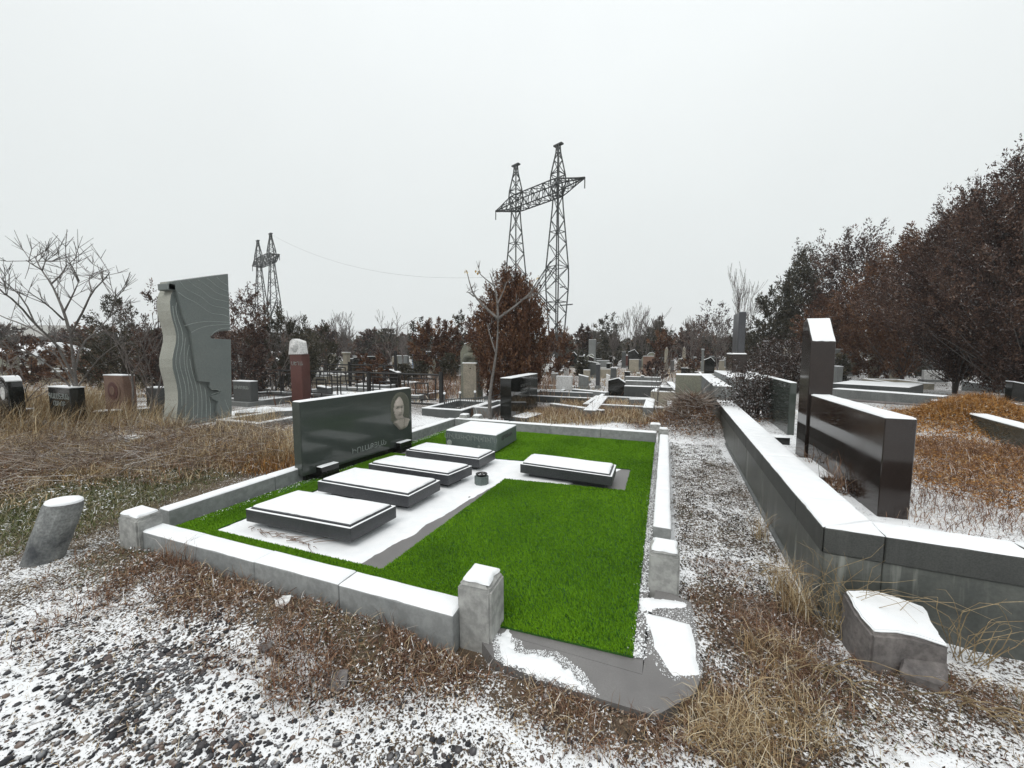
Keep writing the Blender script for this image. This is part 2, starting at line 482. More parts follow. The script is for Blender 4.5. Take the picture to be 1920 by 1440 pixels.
def copy_tree(o, parent=None, loc=None, yaw=None, sc=None):
    c = o.copy(); COL.objects.link(c)
    if parent is not None: c.parent = parent
    for k, ch in enumerate(KIDS.get(o, [])): KIDS.setdefault(c, []).append(copy_tree(ch, c))
    if loc is not None: c.location = loc; OFF[c] = tuple(loc)
    if yaw is not None: c.rotation_euler = (0, 0, yaw)
    if sc is not None: c.scale = sc
    return c
KIDS = {}
def kids(o):
    KIDS[o] = [c for c in o.children]
    for c in KIDS[o]: kids(c)

# ------------------------------------------------------------------ ground
WX = 1.0                                    # outer face of the tall wall on the right
MOUNDS = [(*ray(1300, 7.7), .55, .75), (*ray(1845, 6.6), .42, 1.0), (*ray(1790, 6.4), .18, .6), (*ray(1330, 9.3), .35, .8)]
def gz(x, y):
    x = np.asarray(x, float); y = np.asarray(y, float)
    z = .035 * (fbm(x, y, .8, 2, 1) - .5)
    z = z + .3 * sst(1.15, 1.24, x) * sst(2.92, 3.0, y) * (1 - sst(16, 24, y))
    far = sst(14, 40, np.hypot(x, y))
    z = z + far * .5 * (fbm(x, y, .07, 2, 2) - .5)
    for mx_, my_, mh, mr in MOUNDS:
        z = z + mh * np.exp(-(((x - mx_) ** 2 + (y - my_) ** 2) / (2 * (mr * .55) ** 2)))
    left = sst(-4.2, -5.4, x) * sst(3.3, 4.2, y) * (1 - sst(7.4, 8.2, y))
    z = z + .10 * left + .065 * sst(-4.4, -3.6, x) * sst(-1.0, -1.35, x) * sst(1.15, 1.6, y) * sst(3, 2, y)
    plot = sst(-4.25, -4.12, x) * sst(.14, .05, x) * sst(1.66, 1.74, y) * (1 - sst(7.2, 7.32, y))
    thr_ = sst(-1.12, -1.0, x) * sst(.42, .32, x) * sst(1.1, 1.3, y) * (1 - sst(3.2, 3.4, y))
    z = z * (1 - np.maximum(plot, thr_)) - np.maximum(.05 * plot, -.002 * thr_)
    return z
def at(u, v):
    z = 0.0
    for _ in range(6):
        x, y = U(u, v, z); z = float(gz(x, y))
    return x, y, z

def blob(x, y, pts):
    r = 0
    for u, v, rad, s_ in pts:
        px, py = U(u, v, 0.0)
        r = np.maximum(r, s_ * np.exp(-(((x - px) ** 2 + (y - py) ** 2) / (2 * rad * rad))))
    return r
BARE = [(330, 1050, .3, .8), (450, 1090, .33, .85), (560, 1130, .3, .85), (650, 1170, .26, .85), (760, 1200, .22, .85), (860, 1230, .2, .9), (250, 1040, .4, .7),
        (700, 1240, .18, .9), (980, 1290, .15, .7), (1080, 1320, .15, .8), (1180, 1340, .15, .8), (1290, 1310, .18, .9), (1420, 1360, .22, .85),
        (1400, 1200, .22, .75), (1500, 1160, .2, .8), (1450, 1270, .22, .6), (1560, 1280, .2, .6), (1350, 1130, .2, .7), (1680, 1290, .2, .6), (1800, 1300, .2, .6),
        (120, 960, .9, 1), (40, 930, 1.2, 1), (180, 900, 1.2, 1), (330, 900, .8, 1), (440, 870, .9, 1), (100, 850, 2, 1), (300, 840, 1.5, 1), (0, 830, 3, 1),
        (1100, 770, 1.0, .95), (1200, 775, 1.0, .95), (1020, 770, .7, .9), (1300, 800, .9, 1), (60, 1100, .25, .5), (1430, 1060, .12, .6)]
GREEN = [(60, 950, .8, 1), (160, 930, .6, 1), (300, 900, .5, .8), (30, 1000, .4, .7), (620, 1220, .2, .4), (200, 1040, .3, .5)]
def bare_f(x, y):
    r = blob(x, y, BARE)
    dist = np.hypot(x, y)
    r = np.maximum(r, .40 * sst(7.5, 11, dist))
    r = np.maximum(r, .35 * (fbm(x, y, 1.1, 2, 3)))
    path = sst(.05, .2, x) * sst(1.05, .9, x) * sst(3.0, 3.6, y) * sst(7, 6, y)
    r = np.maximum(r * (1 - .5 * path), .40 * path)
    return np.clip(r, 0, 1)
def coords(a, b, step, far):
    c = list(np.arange(a, b, step))
    s_, x = step, a
    lo = []
    while x > -far: s_ *= 1.22; x -= s_; lo.append(x)
    s_, x = step, b; hi = []
    while x < far: s_ *= 1.22; x += s_; hi.append(x)
    return np.array(lo[::-1] + c + hi)
xs = coords(-7.0, 3.2, .038, 2200); ys = coords(.6, 9.2, .038, 2200)
X, Y = np.meshgrid(xs, ys, indexing='ij')
Z = gz(X, Y)
near = 1 - sst(8, 12, np.hypot(X, Y))
Z = Z + near * (.016 * (fbm(X, Y, 9, 3, 0) - .5) + .010 * (vn(X, Y, 26, 2) - .5))
I = np.arange(X.size).reshape(X.shape)
Fq = np.stack([I[:-1, :-1], I[1:, :-1], I[1:, 1:], I[:-1, 1:]], -1).reshape(-1, 4)
g = mesh_np('ground', np.stack([X, Y, Z], -1).reshape(-1, 3), Fq, M['ground'], smooth=True,
            extra={'bare': bare_f(X, Y).ravel(), 'green': np.clip(blob(X, Y, GREEN), 0, 1).ravel()})
tag(g, kind='structure')

# far hills, faint behind the air
for nm, dist, h0, seed in (('hills', 1500, 70, 3), ('hills', 1900, 150, 9)):
    V, Fh = [], []
    for i in range(121):
        a = R(20 + i * 1.3)
        hh = h0 * (.25 + .9 * float(fbm(i * .09, seed, 1, 4, 1)))
        for k, (dd, hk) in enumerate(((0, -5), (260, hh * .6), (520, hh), (900, -5))):
            r_ = dist + dd
            V.append((math.cos(a) * r_, math.sin(a) * r_, hk))
        if i: 
            for k in range(3):
                p = (i - 1) * 4 + k; Fh.append((p, p + 4, p + 5, p + 1))
    tag(mesh_np('hills', V, Fh, M['hill'], smooth=True), kind='structure')

# haze
hm, hn_, hl_, hb_ = nt('air')
hn_.remove(hb_)
pv = hn_.new('ShaderNodeVolumePrincipled')
pv.inputs['Color'].default_value = (.93, .95, .96, 1)
pv.inputs['Density'].default_value = .0007
pv.inputs['Anisotropy'].default_value = 0.0
hl_.new(pv.outputs[0], hn_['Material Output'].inputs['Volume'])
hz = MB(); hz.box(0, 0, -3.0, 7600, 7600, 203)
tag(hz.build('haze', hm), kind='stuff')

# ================================================================== THE GREEN PLOT
K, PZ, TZ = .18, .02, .04
KX0, KX1, KY0, KY1 = -4.06, -.06, 1.75, 7.10      # inner/outer lines of the kerb
# --- concrete platform and threshold under it (recessed setting)
TL = [at_ for at_ in (U(402, 996, PZ), U(717, 1070, PZ), U(947, 899, PZ), U(1172, 921, PZ), U(1183, 881, PZ), U(932, 861, PZ))]
pf = MB().prism([(-4.0, 1.9), (-.06, 1.9), (-.06, 7.05), (-4.0, 7.05)], -.08, PZ).build('platform', M['wet'])
tag(pf, kind='structure')
thr = [U(925, 1235, PZ), U(1010, 1275, PZ), U(1230, 1342, PZ), U(1303, 1300, PZ), U(1318, 1262, PZ), U(1296, 1130, PZ), U(1230, 1100, PZ), (-.06, 1.898), (-1.0, 1.898)]
tag(MB().prism(thr, -.08, PZ).build('threshold_paving', M['wet']), kind='structure')

def snow_poly(name, poly, z, t=.012, res=.02, rag=.03, kind=None, holes=(), lab=None, fray=0.0):
    """snow lying on a flat surface inside a polygon; rim is thin and ragged"""
    P = np.array(poly); x0, y0 = P.min(0); x1, y1 = P.max(0)
    gx, gy = np.meshgrid(np.arange(x0, x1 + res, res), np.arange(y0, y1 + res, res), indexing='ij')
    def sd(px, py, P):
        n_ = len(P); ins = np.zeros(px.shape, bool); dm = np.full(px.shape, 9.0)
        for i in range(n_):
            a, b_ = P[i], P[(i + 1) % n_]
            e_ = b_ - a; w = np.stack([px - a[0], py - a[1]], -1)
            tt = np.clip((w @ e_) / (e_ @ e_), 0, 1)
            dm = np.minimum(dm, np.hypot(w[..., 0] - tt * e_[0], w[..., 1] - tt * e_[1]))
            c = ((a[1] > py) != (b_[1] > py)) & (px < (b_[0] - a[0]) * (py - a[1]) / (b_[1] - a[1] + 1e-12) + a[0])
            ins ^= c
        return np.where(ins, dm, -dm)
    d = sd(gx, gy, P)
    d = d - rag * (fbm(gx, gy, 14, 3, 1) - .35) - fray * (vn(gx, gy, 60, 2) - .3)
    for hx, hy, hr, hs in holes:
        e_ = np.hypot((gx - hx), (gy - hy) / hs) - hr
        d = np.minimum(d, e_ - .05 * (fbm(gx, gy, 12, 2, 2) - .5))
    H = z + np.clip(d, -.02, .03) / .03 * t + .003 * (fbm(gx, gy, 10, 2, 3) - .5) * (d > 0)
    keep = d > -.004
    I_ = np.arange(gx.size).reshape(gx.shape)
    kf = keep[:-1, :-1] | keep[1:, :-1] | keep[1:, 1:] | keep[:-1, 1:]
    Fz = np.stack([I_[:-1, :-1], I_[1:, :-1], I_[1:, 1:], I_[:-1, 1:]], -1)[kf]
    used = np.unique(Fz); mp = np.zeros(gx.size, int); mp[used] = np.arange(len(used))
    V = np.stack([gx, gy, H], -1).reshape(-1, 3)[used]
    o = mesh_np(name, V, mp[Fz], M['snow'], smooth=True)
    return tag(o, lab, kind=kind or 'structure')
a0, a1, a2, a3, a4, a5 = TL
UP_ = lambda *pp: [U(u, v, PZ) for u, v in pp]
snow_poly('snow_sheet', [a0] + UP_((600, 1042), (676, 1060), (705, 1040), (742, 1020), (775, 1004), (800, 984), (835, 966), (862, 948), (900, 926), (938, 905), (947, 900), (1060, 911), (1090, 902), (1145, 898), (1158, 884)) + [lerp2(a4, a5, .06), a5, (a5[0] - .75, a5[1] + .02), (a0[0] + .03, a5[1] + .02)], PZ, .010, .016, .03,
          holes=[(*U(560, 1035, PZ), .03, .6), (*U(880, 932, PZ), .02, 2)])
q = UP_((1204, 1147), (1296, 1170), (1312, 1266), (1262, 1268), (1228, 1215), (1218, 1175))
snow_poly('snow_patch', q, PZ, .014, .012, .016)
snow_poly('snow_patch', [U(1195, 1118, PZ), U(1285, 1128, PZ), U(1297, 1140, PZ), U(1240, 1142, PZ), U(1200, 1150, PZ)], PZ, .008, .014, .02, fray=.015)
snow_poly('snow_patch', [U(926, 1196, PZ), U(956, 1176, PZ), U(970, 1222, PZ), U(1035, 1228, PZ), U(1078, 1262, PZ), U(1110, 1300, PZ), U(1030, 1278, PZ), U(940, 1240, PZ)], PZ, .008, .007, .022, fray=.035)

# --- artificial turf: border strips and the big field
turf = thing('artificial_turf', 'bright green artificial grass laid inside the concrete kerb around the grave slabs', 'artificial grass', (-1.0, 3.5, 0))
TR = U(1187, 1228, TZ); TFL = U(944, 1172, TZ)
xr = -.13
Cf = [(KX0 + .02, 1.90), (-1.02, 1.91), TFL, TR, (xr, 7.03), (a4[0] + .02, 7.03), a4, a3, a2, a1, a0, (a0[0] + .02, a5[1] - .3), (KX0 + .03, a5[1] - .3)]
Cb = [(KX0 + .03, 5.0), (a5[0] - .05, a5[1] + .02), a5, a4, (a4[0] + .02, 7.03), (KX0 + .03, 7.03)]
def in_poly(px, py, P):
    ins = np.zeros(px.shape, bool); n_ = len(P)
    for i in range(n_):
        a, b_ = P[i], P[(i + 1) % n_]
        ins ^= ((a[1] > py) != (b_[1] > py)) & (px < (b_[0] - a[0]) * (py - a[1]) / (b_[1] - a[1] + 1e-12) + a[0])
    return ins
for P in (Cf, Cb):
    MB().prism(P, PZ + .001, PZ + .010).build('turf_mat', M['turfbase'], turf)
NB = 420000
px = rng.uniform(-4.05, -.10, NB); py = 1.9 + (7.03 - 1.9) * rng.random(NB) ** 1.5
ok = in_poly(px, py, Cf) | in_poly(px, py, Cb)
ok &= ~((px < KX0 + .14 + .06 * vn(px, py, 4, 1)) & (py > 3.0) & (rng.random(NB) < .75))
px, py = px[ok], py[ok]; N = len(px)
hh = rng.uniform(.011, .0155, N); ang = rng.uniform(0, 2 * np.pi, N); lean = rng.uniform(.002, .013, N); wd = .0022 + .0009 * np.hypot(px, py)
ax, ay = np.cos(ang), np.sin(ang)
la = ang + rng.uniform(-1, 1, N) + .0
lx, ly = np.cos(la + 1.57) * lean - .004, np.sin(la + 1.57) * lean
bz = np.full(N, PZ + .008)
V = np.stack([np.stack([px - ax * wd, py - ay * wd, bz], -1), np.stack([px + ax * wd, py + ay * wd, bz], -1), np.stack([px + lx, py + ly, bz + hh], -1)], 1).reshape(-1, 3)
tv = np.clip(.28 * rng.random(N) + .72 * fbm(px, py, 2.2, 3, 1), 0, 1)
tv = np.clip((tv - .2) * 1.3, 0, 1)
tag(mesh_np('blades', V, np.arange(3 * N).reshape(-1, 3), M['turf'], turf, att=tv), kind='stuff')

# --- kerb stones
kerb = thing('kerb_surround', 'low grey concrete kerb with snow on top around the green artificial grass plot', 'grave kerb', (-2.0, 1.7, 0))
def kerb_run(p0, p1, w, n, z=K, parent=kerb, side=1, mat='concrete', h0=-.08, j=.004, cuts=None, snow=.014, name='kerb_stone', res=.06):
    """stones laid end to end from p0 to p1; w: width to the side of the line"""
    dx, dy = p1[0] - p0[0], p1[1] - p0[1]; L = math.hypot(dx, dy); dx /= L; dy /= L
    nx, ny = -dy * w * side, dx * w * side
    cs = cuts or [i / n for i in range(n + 1)]
    for a_, b_ in zip(cs[:-1], cs[1:]):
        s0, s1 = a_ * L + j / 2, b_ * L - j / 2
        dz = random.uniform(-.003, .003)
        A = (p0[0] + dx * s0, p0[1] + dy * s0); B = (p0[0] + dx * s1, p0[1] + dy * s1)
        qd = [A, B, (B[0] + nx, B[1] + ny), (A[0] + nx, A[1] + ny)]
        k = MB().prism(qd, h0, z + dz).build(name, M[mat], parent, bev=.005)
        if snow: snow_on(qd, z + dz, snow, k, res=res)
kerb_run((-4.0, 1.70), (-1.02, 1.735), .155, 6, side=1, cuts=[0, .245, .49, .735, 1])
kerb_run((KX0, 2.02), (KX0, 7.12), .15, 5, side=1)
kerb_run((KX0 + .002, 7.08), (-.11, 7.105), .14, 4, side=1, cuts=[0, .3, .52, .76, 1])
kerb_run((-.055, 3.26), (-.055, 6.98), .135, 4, side=-1)

def post(px_, py_, w, d, h, label, yaw=0.0, chamfer=.03, z0=-.1, mat='post', snow=.022, group='concrete posts at the corners of the kerb'):
    t = thing('kerb_post', label, 'concrete post', (px_, py_, 0), group)
    qd = rrect(px_, py_, w, d, yaw); qt = inset(qd, chamfer)
    body = MB().prism(qd, z0, h - chamfer * .9)
    MB2 = MB().prism(qd, z0, h - chamfer)
    MB2.prism(qd, h - chamfer, h, qt)
    MB2.build('shaft', M[mat], t, bev=.012, seg=2, rough=.006)
    snow_on(inset(qd, chamfer * .45), 0, snow, t, res=.02, wob=.02, zz=(h - chamfer * .25,) * 4)
    return t
cx_, cy_ = U(918, 1215, 0)
post(cx_ - .095, cy_ + .10, .20, .20, .345, 'thick square concrete post with chamfered snowy top in the front kerb corner by the gap', 0.02, .035)
c1 = U(210, 1026, .03)
post(c1[0] + .17, c1[1] + .12, .26, .18, .30, 'snow topped concrete post at the left end of the front kerb', 0.0, .02)
c2 = U(1213, 1110, .0)
post(c2[0] + .10, c2[1] + .11, .19, .2, .29, 'snow topped concrete post at the near end of the right kerb beside the gap', 0.0, .025)
post(-.0, 7.09, .16, .16, .27, 'small concrete post at the far right corner of the kerb', 0.0, .012)
post(*U(1229, 793, .22), .2, .17, .20, 'low square concrete post just behind the far right kerb corner', 0.0, .012)
p5 = U(866, 793, .1)
post(p5[0], p5[1] + .12, .17, .17, .26, 'small pale post left of the pair behind the box tomb', 0.0, .01)
post(p5[0] + .25, p5[1] + .22, .17, .17, .24, 'small pale post right of the pair behind the box tomb', 0.0, .01)

# --- grave slabs
def slab(fl, fr, br, label, bl=None, z0=.085, z1=.195, group='flat charcoal grave slabs under snow'):
    A, B, C = (U(*p, z1) for p in (fl, fr, br))
    D = U(*bl, z1) if bl else (A[0] + C[0] - B[0], A[1] + C[1] - B[1])
    D = (A[0] + C[0] - B[0], A[1] + C[1] - B[1]) if not bl else D
    qd = [A, B, C, D]
    t = thing('grave_slab', label, 'grave slab', (A[0], A[1], PZ), group)
    MB().prism(inset(qd, .09), PZ, z0 + .002).build('plinth', M['slab'], t)
    MB().prism(qd, z0, z1).build('slab', M['slab'], t, bev=.004)
    p = MB().prism(inset(qd, .028), z1, z1 + .016).build('raised_panel', M['slab'], t, bev=.004)
    snow_on(inset(qd, .034), z1 + .016, .016, p, res=.05)
    for i in range(4):                       # the snow that lies on the ledge round the panel
        a_, b_ = qd[i], qd[(i + 1) % 4]; i1, i2 = inset(qd, .022)[i], inset(qd, .022)[(i + 1) % 4]
        snow_on([a_, b_, i2, i1], z1, .006, t, 'ledge_snow', res=.08, wob=.004)
    return qd
S1 = slab((460.4, 955), (656.8, 991.5), (743, 948.6), 'nearest of the snow covered charcoal slabs, above the scattered dry twigs')
S2 = slab((595, 902.4), (766, 931), (825.4, 900.8), 'second charcoal slab from the front, at the near foot of the green headstone')
S3 = slab((690.6, 870), (841, 891.8), (885.2, 873.7), 'third charcoal slab from the front, left of the small stone flower holder')
S4 = slab((761, 844), (898.5, 861.6), (928.7, 846.5), 'farthest charcoal slab of the left row, just before the lettered box tomb')
S5 = slab((975.3, 870), (1147.5, 894), (1155.4, 872), 'single charcoal slab on the right, lying alone between turf areas')

# --- lettered box tomb
zb = ztop(*U(929, 850, TZ), 816.7)
q = [U(835.8, 807, zb), U(930.4, 816.7, zb), U(968.3, 797.5, zb)]
q.append((q[0][0] + q[2][0] - q[1][0], q[0][1] + q[2][1] - q[1][1]))
bt = thing('box_tomb', 'mottled grey box tomb with incised lettering under smooth snow', 'tomb', (*q[0], PZ))
MB().prism(inset(q, .04), PZ, .065).build('base', M['black'], bt)
MB().prism(q, .06, zb).build('block', M['box'], bt, bev=.005)
snow_on(q, zb, .016, bt, res=.06)
dx = (q[1][0] - q[0][0], q[1][1] - q[0][1]); mid = lerp2(q[0], q[1], .5)
text('ՄԻՍԱԿ•ՕՐԻԼ•ՈՒՐՍ', .115, (mid[0], mid[1] - .004, zb - .085), (*dx, 0), (0, 0, 1), M['letter'], bt, sx=.86)
m2 = lerp2(q[1], q[2], .5)
text('ԱՐՄԵՆ•ՍԻԼ', .10, (m2[0] + .004, m2[1], zb - .09), (q[2][0] - q[1][0], q[2][1] - q[1][1], 0), (0, 0, 1), M['letter_dim'], bt, sx=.8)
def disc_on(cx, cy, cz, r, nrm, mat, parent, name='medallion'):
    nx, ny = nrm
    tx, ty = -ny, nx
    mb = MB(); k = 20; V = []
    for dd in (0, .006):
        V += [(cx + nx * dd + tx * r * math.cos(a * 2 * math.pi / k), cy + ny * dd + ty * r * math.cos(a * 2 * math.pi / k), cz + r * math.sin(a * 2 * math.pi / k)) for a in range(k)]
    mb.add(V, [tuple(range(k))[::-1], tuple(range(k, 2 * k))] + [(i, (i + 1) % k, k + (i + 1) % k, k + i) for i in range(k)])
    return mb.build(name, mat, parent)
d0 = lerp2(q[0], q[1], .075); disc_on(d0[0], d0[1], zb - .19, .045, (0, -1), M['groove'], bt)
d0 = lerp2(q[0], q[1], .67); disc_on(d0[0], d0[1], zb - .205, .022, (0, -1), M['letter'], bt)

# --- green headstone with portrait
HZ = .10
A = U(568, 894, HZ); B = U(776.8, 829, HZ)
hx = (A[0] + B[0]) / 2
A = (A[0], A[1]); B = (A[0] + (B[0] - A[0]) * .8, B[1])
zt = ztop(*A, 755.5)
zt2 = ztop(*B, 727); ztp = (zt + zt2) / 2
th = .145
ddx, ddy = B[0] - A[0], B[1] - A[1]; L = math.hypot(ddx, ddy); ddx /= L; ddy /= L
nx_, ny_ = ddy, -ddx                        # outward normal of the lettered face
q = [A, B, (B[0] - nx_ * th, B[1] - ny_ * th), (A[0] - nx_ * th, A[1] - ny_ * th)]
hs = thing('headstone', 'long polished dark green headstone with carved portrait and lettering', 'headstone', (*A, PZ))
MB().prism(q, HZ, ztp).build('slab', M['green'], hs, bev=.007, seg=2)
snow_on(inset(q, .006), ztp, .014, hs, res=.06)
def face_pt(s, z, out=.002): return (A[0] + ddx * s + nx_ * out, A[1] + ddy * s + ny_ * out, z)
for s_ in (.30, L * .86):
    w_ = .26
    pA = face_pt(s_ - w_ / 2, 0, -.10); pB = face_pt(s_ + w_ / 2, 0, -.10)
    pC = face_pt(s_ + w_ / 2, 0, .11); pD = face_pt(s_ - w_ / 2, 0, .11)
    qq = [p[:2] for p in (pA, pB, pC, pD)]
    MB().prism(qq, PZ, HZ - .001).build('support_block', M['black'], hs, bev=.003)
    qs = [face_pt(s_ - w_ / 2, 0, .012)[:2], face_pt(s_ + w_ / 2, 0, .012)[:2], qq[2], qq[3]]
    MB().prism(qs, HZ, HZ + .075).build('foot_block', M['black'], hs, bev=.003)
    snow_on(qs, HZ + .075, .01, hs, res=.06)
MB().prism([face_pt(.06, 0, -.11)[:2], face_pt(L - .06, 0, -.11)[:2], face_pt(L - .06, 0, -.02)[:2], face_pt(.06, 0, -.02)[:2]], -.02, HZ - .002).build('plinth', M['black'], hs)
def s_at(u, z):                              # distance along the face met by column u
    lo, hi = 0.0, L
    for _ in range(40):
        m_ = (lo + hi) / 2; p = np.array([*face_pt(m_, z)[:2], z]) - C0
        if 960 + F_PX * (p @ RT) / (p @ FW) < u: lo = m_
        else: hi = m_
    return lo
zl = HZ + .10
sA, sB = s_at(658, HZ + .12), s_at(726, HZ + .12)
text('ԻՈԼԱՔՅԱՆ', .105, face_pt((sA + sB) / 2, HZ + .125), (ddx, ddy, 0), (0, 0, 1), M['letter'], hs, sx=(sB - sA) / (.105 * 5.6))
# carved portrait: low relief head with shading in its colour, on a rough arched ground
ps, pw = (s_at(733, .6) + s_at(768, .6)) / 2, (s_at(768, .6) - s_at(733, .6))
pz0, pz1 = ztop(*face_pt(ps, 0)[:2], 806), ztop(*face_pt(ps, 0)[:2], 735)
na, nb = 46, 66
SS, TT = np.meshgrid(np.linspace(-1, 1, na), np.linspace(0, 1, nb), indexing='ij')
xx, yy = SS, TT
gs = lambda x, y, cx, cy, sx, sy: np.exp(-(((x - cx) / sx) ** 2 + ((y - cy) / sy) ** 2))
el = lambda x, y, cx, cy, sx, sy: np.clip(1 - ((x - cx) / sx) ** 2 - ((y - cy) / sy) ** 2, 0, 1)
hd_ = -.22
Hh = .004 + .004 * fbm(xx, yy, 16, 2, 1)
Hh = np.maximum(Hh, .040 * el(xx, yy, hd_, .58, .52, .30) ** .5)
Hh = Hh + .012 * gs(xx, yy, hd_ - .08, .54, .07, .06) * (yy < .62) + .007 * gs(xx, yy, hd_ - .08, .495, .09, .03)
for ex in (-.22, .12): Hh = Hh - .017 * gs(xx, yy, hd_ + ex - .04, .60, .11, .030) + .005 * gs(xx, yy, hd_ + ex - .04, .645, .13, .014)
Hh = Hh - .012 * gs(xx, yy, hd_ - .06, .425, .15, .013) + .004 * gs(xx, yy, hd_ - .06, .40, .12, .014)
Hh = np.maximum(Hh, .026 * (el(xx, yy, hd_ + .1, .20, .34, .22) > 0))
col_ = (yy < .34 - .10 * np.abs(xx)) & (yy > .02)
Hh = np.where(col_, np.maximum(Hh, .020 + .010 * np.abs(np.sin(xx * 4 + 1))), Hh)
lim = np.where(yy > .62, np.sqrt(np.clip(1 - ((yy - .62) / .38) ** 2, 0, 1)), np.where(yy > .3, 1, .25 + .75 * (yy / .3) + 0 * xx))
shift = np.where(yy < .3, .35 * (1 - yy / .3), 0)
SX = xx * lim * 1.0 + shift * .4
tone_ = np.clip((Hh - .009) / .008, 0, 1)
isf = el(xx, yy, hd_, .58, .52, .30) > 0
tone_ = np.where(isf, .92 - .55 * sst(hd_ + .18, hd_ + .5, xx) - .25 * sst(.80, .88, yy), tone_ * .8)  # shadow on the right side of face and hair put into the colour
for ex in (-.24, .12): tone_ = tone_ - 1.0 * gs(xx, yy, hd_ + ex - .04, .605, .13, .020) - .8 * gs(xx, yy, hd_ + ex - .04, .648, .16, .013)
tone_ = tone_ - .7 * gs(xx, yy, hd_ + .02, .53, .045, .06) - .9 * gs(xx, yy, hd_ - .07, .415, .17, .012) - .5 * gs(xx, yy, hd_ - .07, .475, .10, .012) - .6 * gs(xx, yy, hd_ + .0, .31, .4, .02)  # etched mouth, with nose-side shade put into the colour
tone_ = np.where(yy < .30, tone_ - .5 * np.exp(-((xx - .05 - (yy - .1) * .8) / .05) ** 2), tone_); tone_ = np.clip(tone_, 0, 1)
V = []
for i in range(na):
    for j in range(nb):
        s_ = ps + SX[i, j] * pw / 2; edge_ = min(1, (1 - abs(xx[i, j])) * 8, TT[i, j] * 12 + .01, (1 - TT[i, j]) * 12)
        V.append(face_pt(s_, pz0 + (pz1 - pz0) * TT[i, j], .0015 + 1.5 * Hh[i, j] * edge_))
I = np.arange(na * nb).reshape(na, nb)
Fq = np.stack([I[:-1, :-1], I[1:, :-1], I[1:, 1:], I[:-1, 1:]], -1).reshape(-1, 4)
m, n, l, b = nt('shaded_portrait_stone')
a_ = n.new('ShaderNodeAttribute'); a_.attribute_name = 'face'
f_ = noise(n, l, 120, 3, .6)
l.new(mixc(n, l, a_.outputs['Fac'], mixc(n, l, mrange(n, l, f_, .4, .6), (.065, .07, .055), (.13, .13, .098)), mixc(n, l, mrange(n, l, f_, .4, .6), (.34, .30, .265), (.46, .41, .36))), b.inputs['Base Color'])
b.inputs['Roughness'].default_value = .85
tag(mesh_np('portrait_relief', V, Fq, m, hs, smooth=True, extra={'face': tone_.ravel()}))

# --- small stone flower holder with black bowl
hx_, hy_ = U(903, 908, PZ)
fh = thing('flower_holder', 'small octagonal stone block holding a black bowl beside the slabs', 'flower holder', (hx_, hy_, PZ))
rr = .085
oct_ = [(hx_ + rr * math.cos(R(22.5 + 45 * i)), hy_ + rr * math.sin(R(22.5 + 45 * i))) for i in range(8)]
MB().prism(oct_, PZ, PZ + .105).build('stone_block', M['box'], fh, bev=.004)
mb = MB(); k = 24; V, Fc = [], []
prof = [(.040, .105), (.064, .118), (.070, .128), (.068, .133), (.060, .133), (.052, .122), (.046, .112), (.0, .110)]
for r_, z_ in prof:
    for j in range(k): V.append((hx_ + r_ * math.cos(2 * math.pi * j / k), hy_ + r_ * math.sin(2 * math.pi * j / k), PZ + z_))
for i in range(len(prof) - 1):
    for j in range(k): Fc.append((i * k + j, i * k + (j + 1) % k, (i + 1) * k + (j + 1) % k, (i + 1) * k + j))
mb.add(V, Fc).build('bowl', M['black'], fh, smooth=True)
mb = MB()
for _ in range(5):
    a_ = random.uniform(0, 6.28); mb.box(hx_ + .03 * math.cos(a_), hy_ + .03 * math.sin(a_), PZ + .112, .016, .012, .008, a_)
mb.build('snow_crumbs', M['snow'], fh, bev=.002)

# --- leaning round concrete stump
bx, by = U(82, 1048, 0)[0], U(82, 1048, 0)[1]
st = thing('concrete_stump', 'leaning round concrete stump with dark stains and snow on its flat top', 'concrete stump', (bx, by, 0))
tx, ty = U(121, 941, .42)
v0, v1 = Vector((bx, by, -.1)), Vector((tx, ty, .42))
v0 = v1 + (Vector((bx, by, 0)) - v1) * 1.22
mb = MB(); k = 28; V, Fc = [], []
ax_ = (v1 - v0).normalized(); e1 = ax_.orthogonal().normalized(); e2 = ax_.cross(e1)
lev = 14
for i in range(lev + 1):
    c = v0.lerp(v1, i / lev)
    for j in range(k):
        a_ = 2 * math.pi * j / k; r_ = .112 * (1 + .06 * (float(vn(j * .7, i * .5, 1, 1)) - .5))
        p = c + (e1 * math.cos(a_) + e2 * math.sin(a_)) * r_
        if i == lev: p.z = v1.z + (p.z - v1.z) * .25
        V.append(p)
for i in range(lev):
    for j in range(k): Fc.append((i * k + j, i * k + (j + 1) % k, (i + 1) * k + (j + 1) % k, (i + 1) * k + j))
Fc += [tuple(range(lev * k, lev * k + k))]
m = stone('stained_stump_concrete', (.055, .06, .065), (.33, .34, .33), .85, 60, 5.5, .5, .5, (.06, .065, .075))
mb.add(V, Fc).build('stump', m, st, smooth=False, bev=0)
top = V[lev * k:lev * k + k]
cxt = sum((p for p in top), Vector()) / k
V2 = []; F2 = []
for i, (sc_, hz_) in enumerate(((1.0, .001), (.985, .013), (.9, .019), (.5, .022), (.01, .022))):
    for j in range(k):
        p = cxt + (top[j] - cxt) * sc_ * (1 - .03 * (float(vn(j, 1, 2, 1)) if i < 2 else 0)); V2.append((p.x, p.y, p.z + hz_))
for i in range(4):
    for j in range(k): F2.append((i * k + j, i * k + (j + 1) % k, (i + 1) * k + (j + 1) % k, (i + 1) * k + j))
MB().add(V2, F2).build('snow_cap', M['snow'], st, smooth=True)

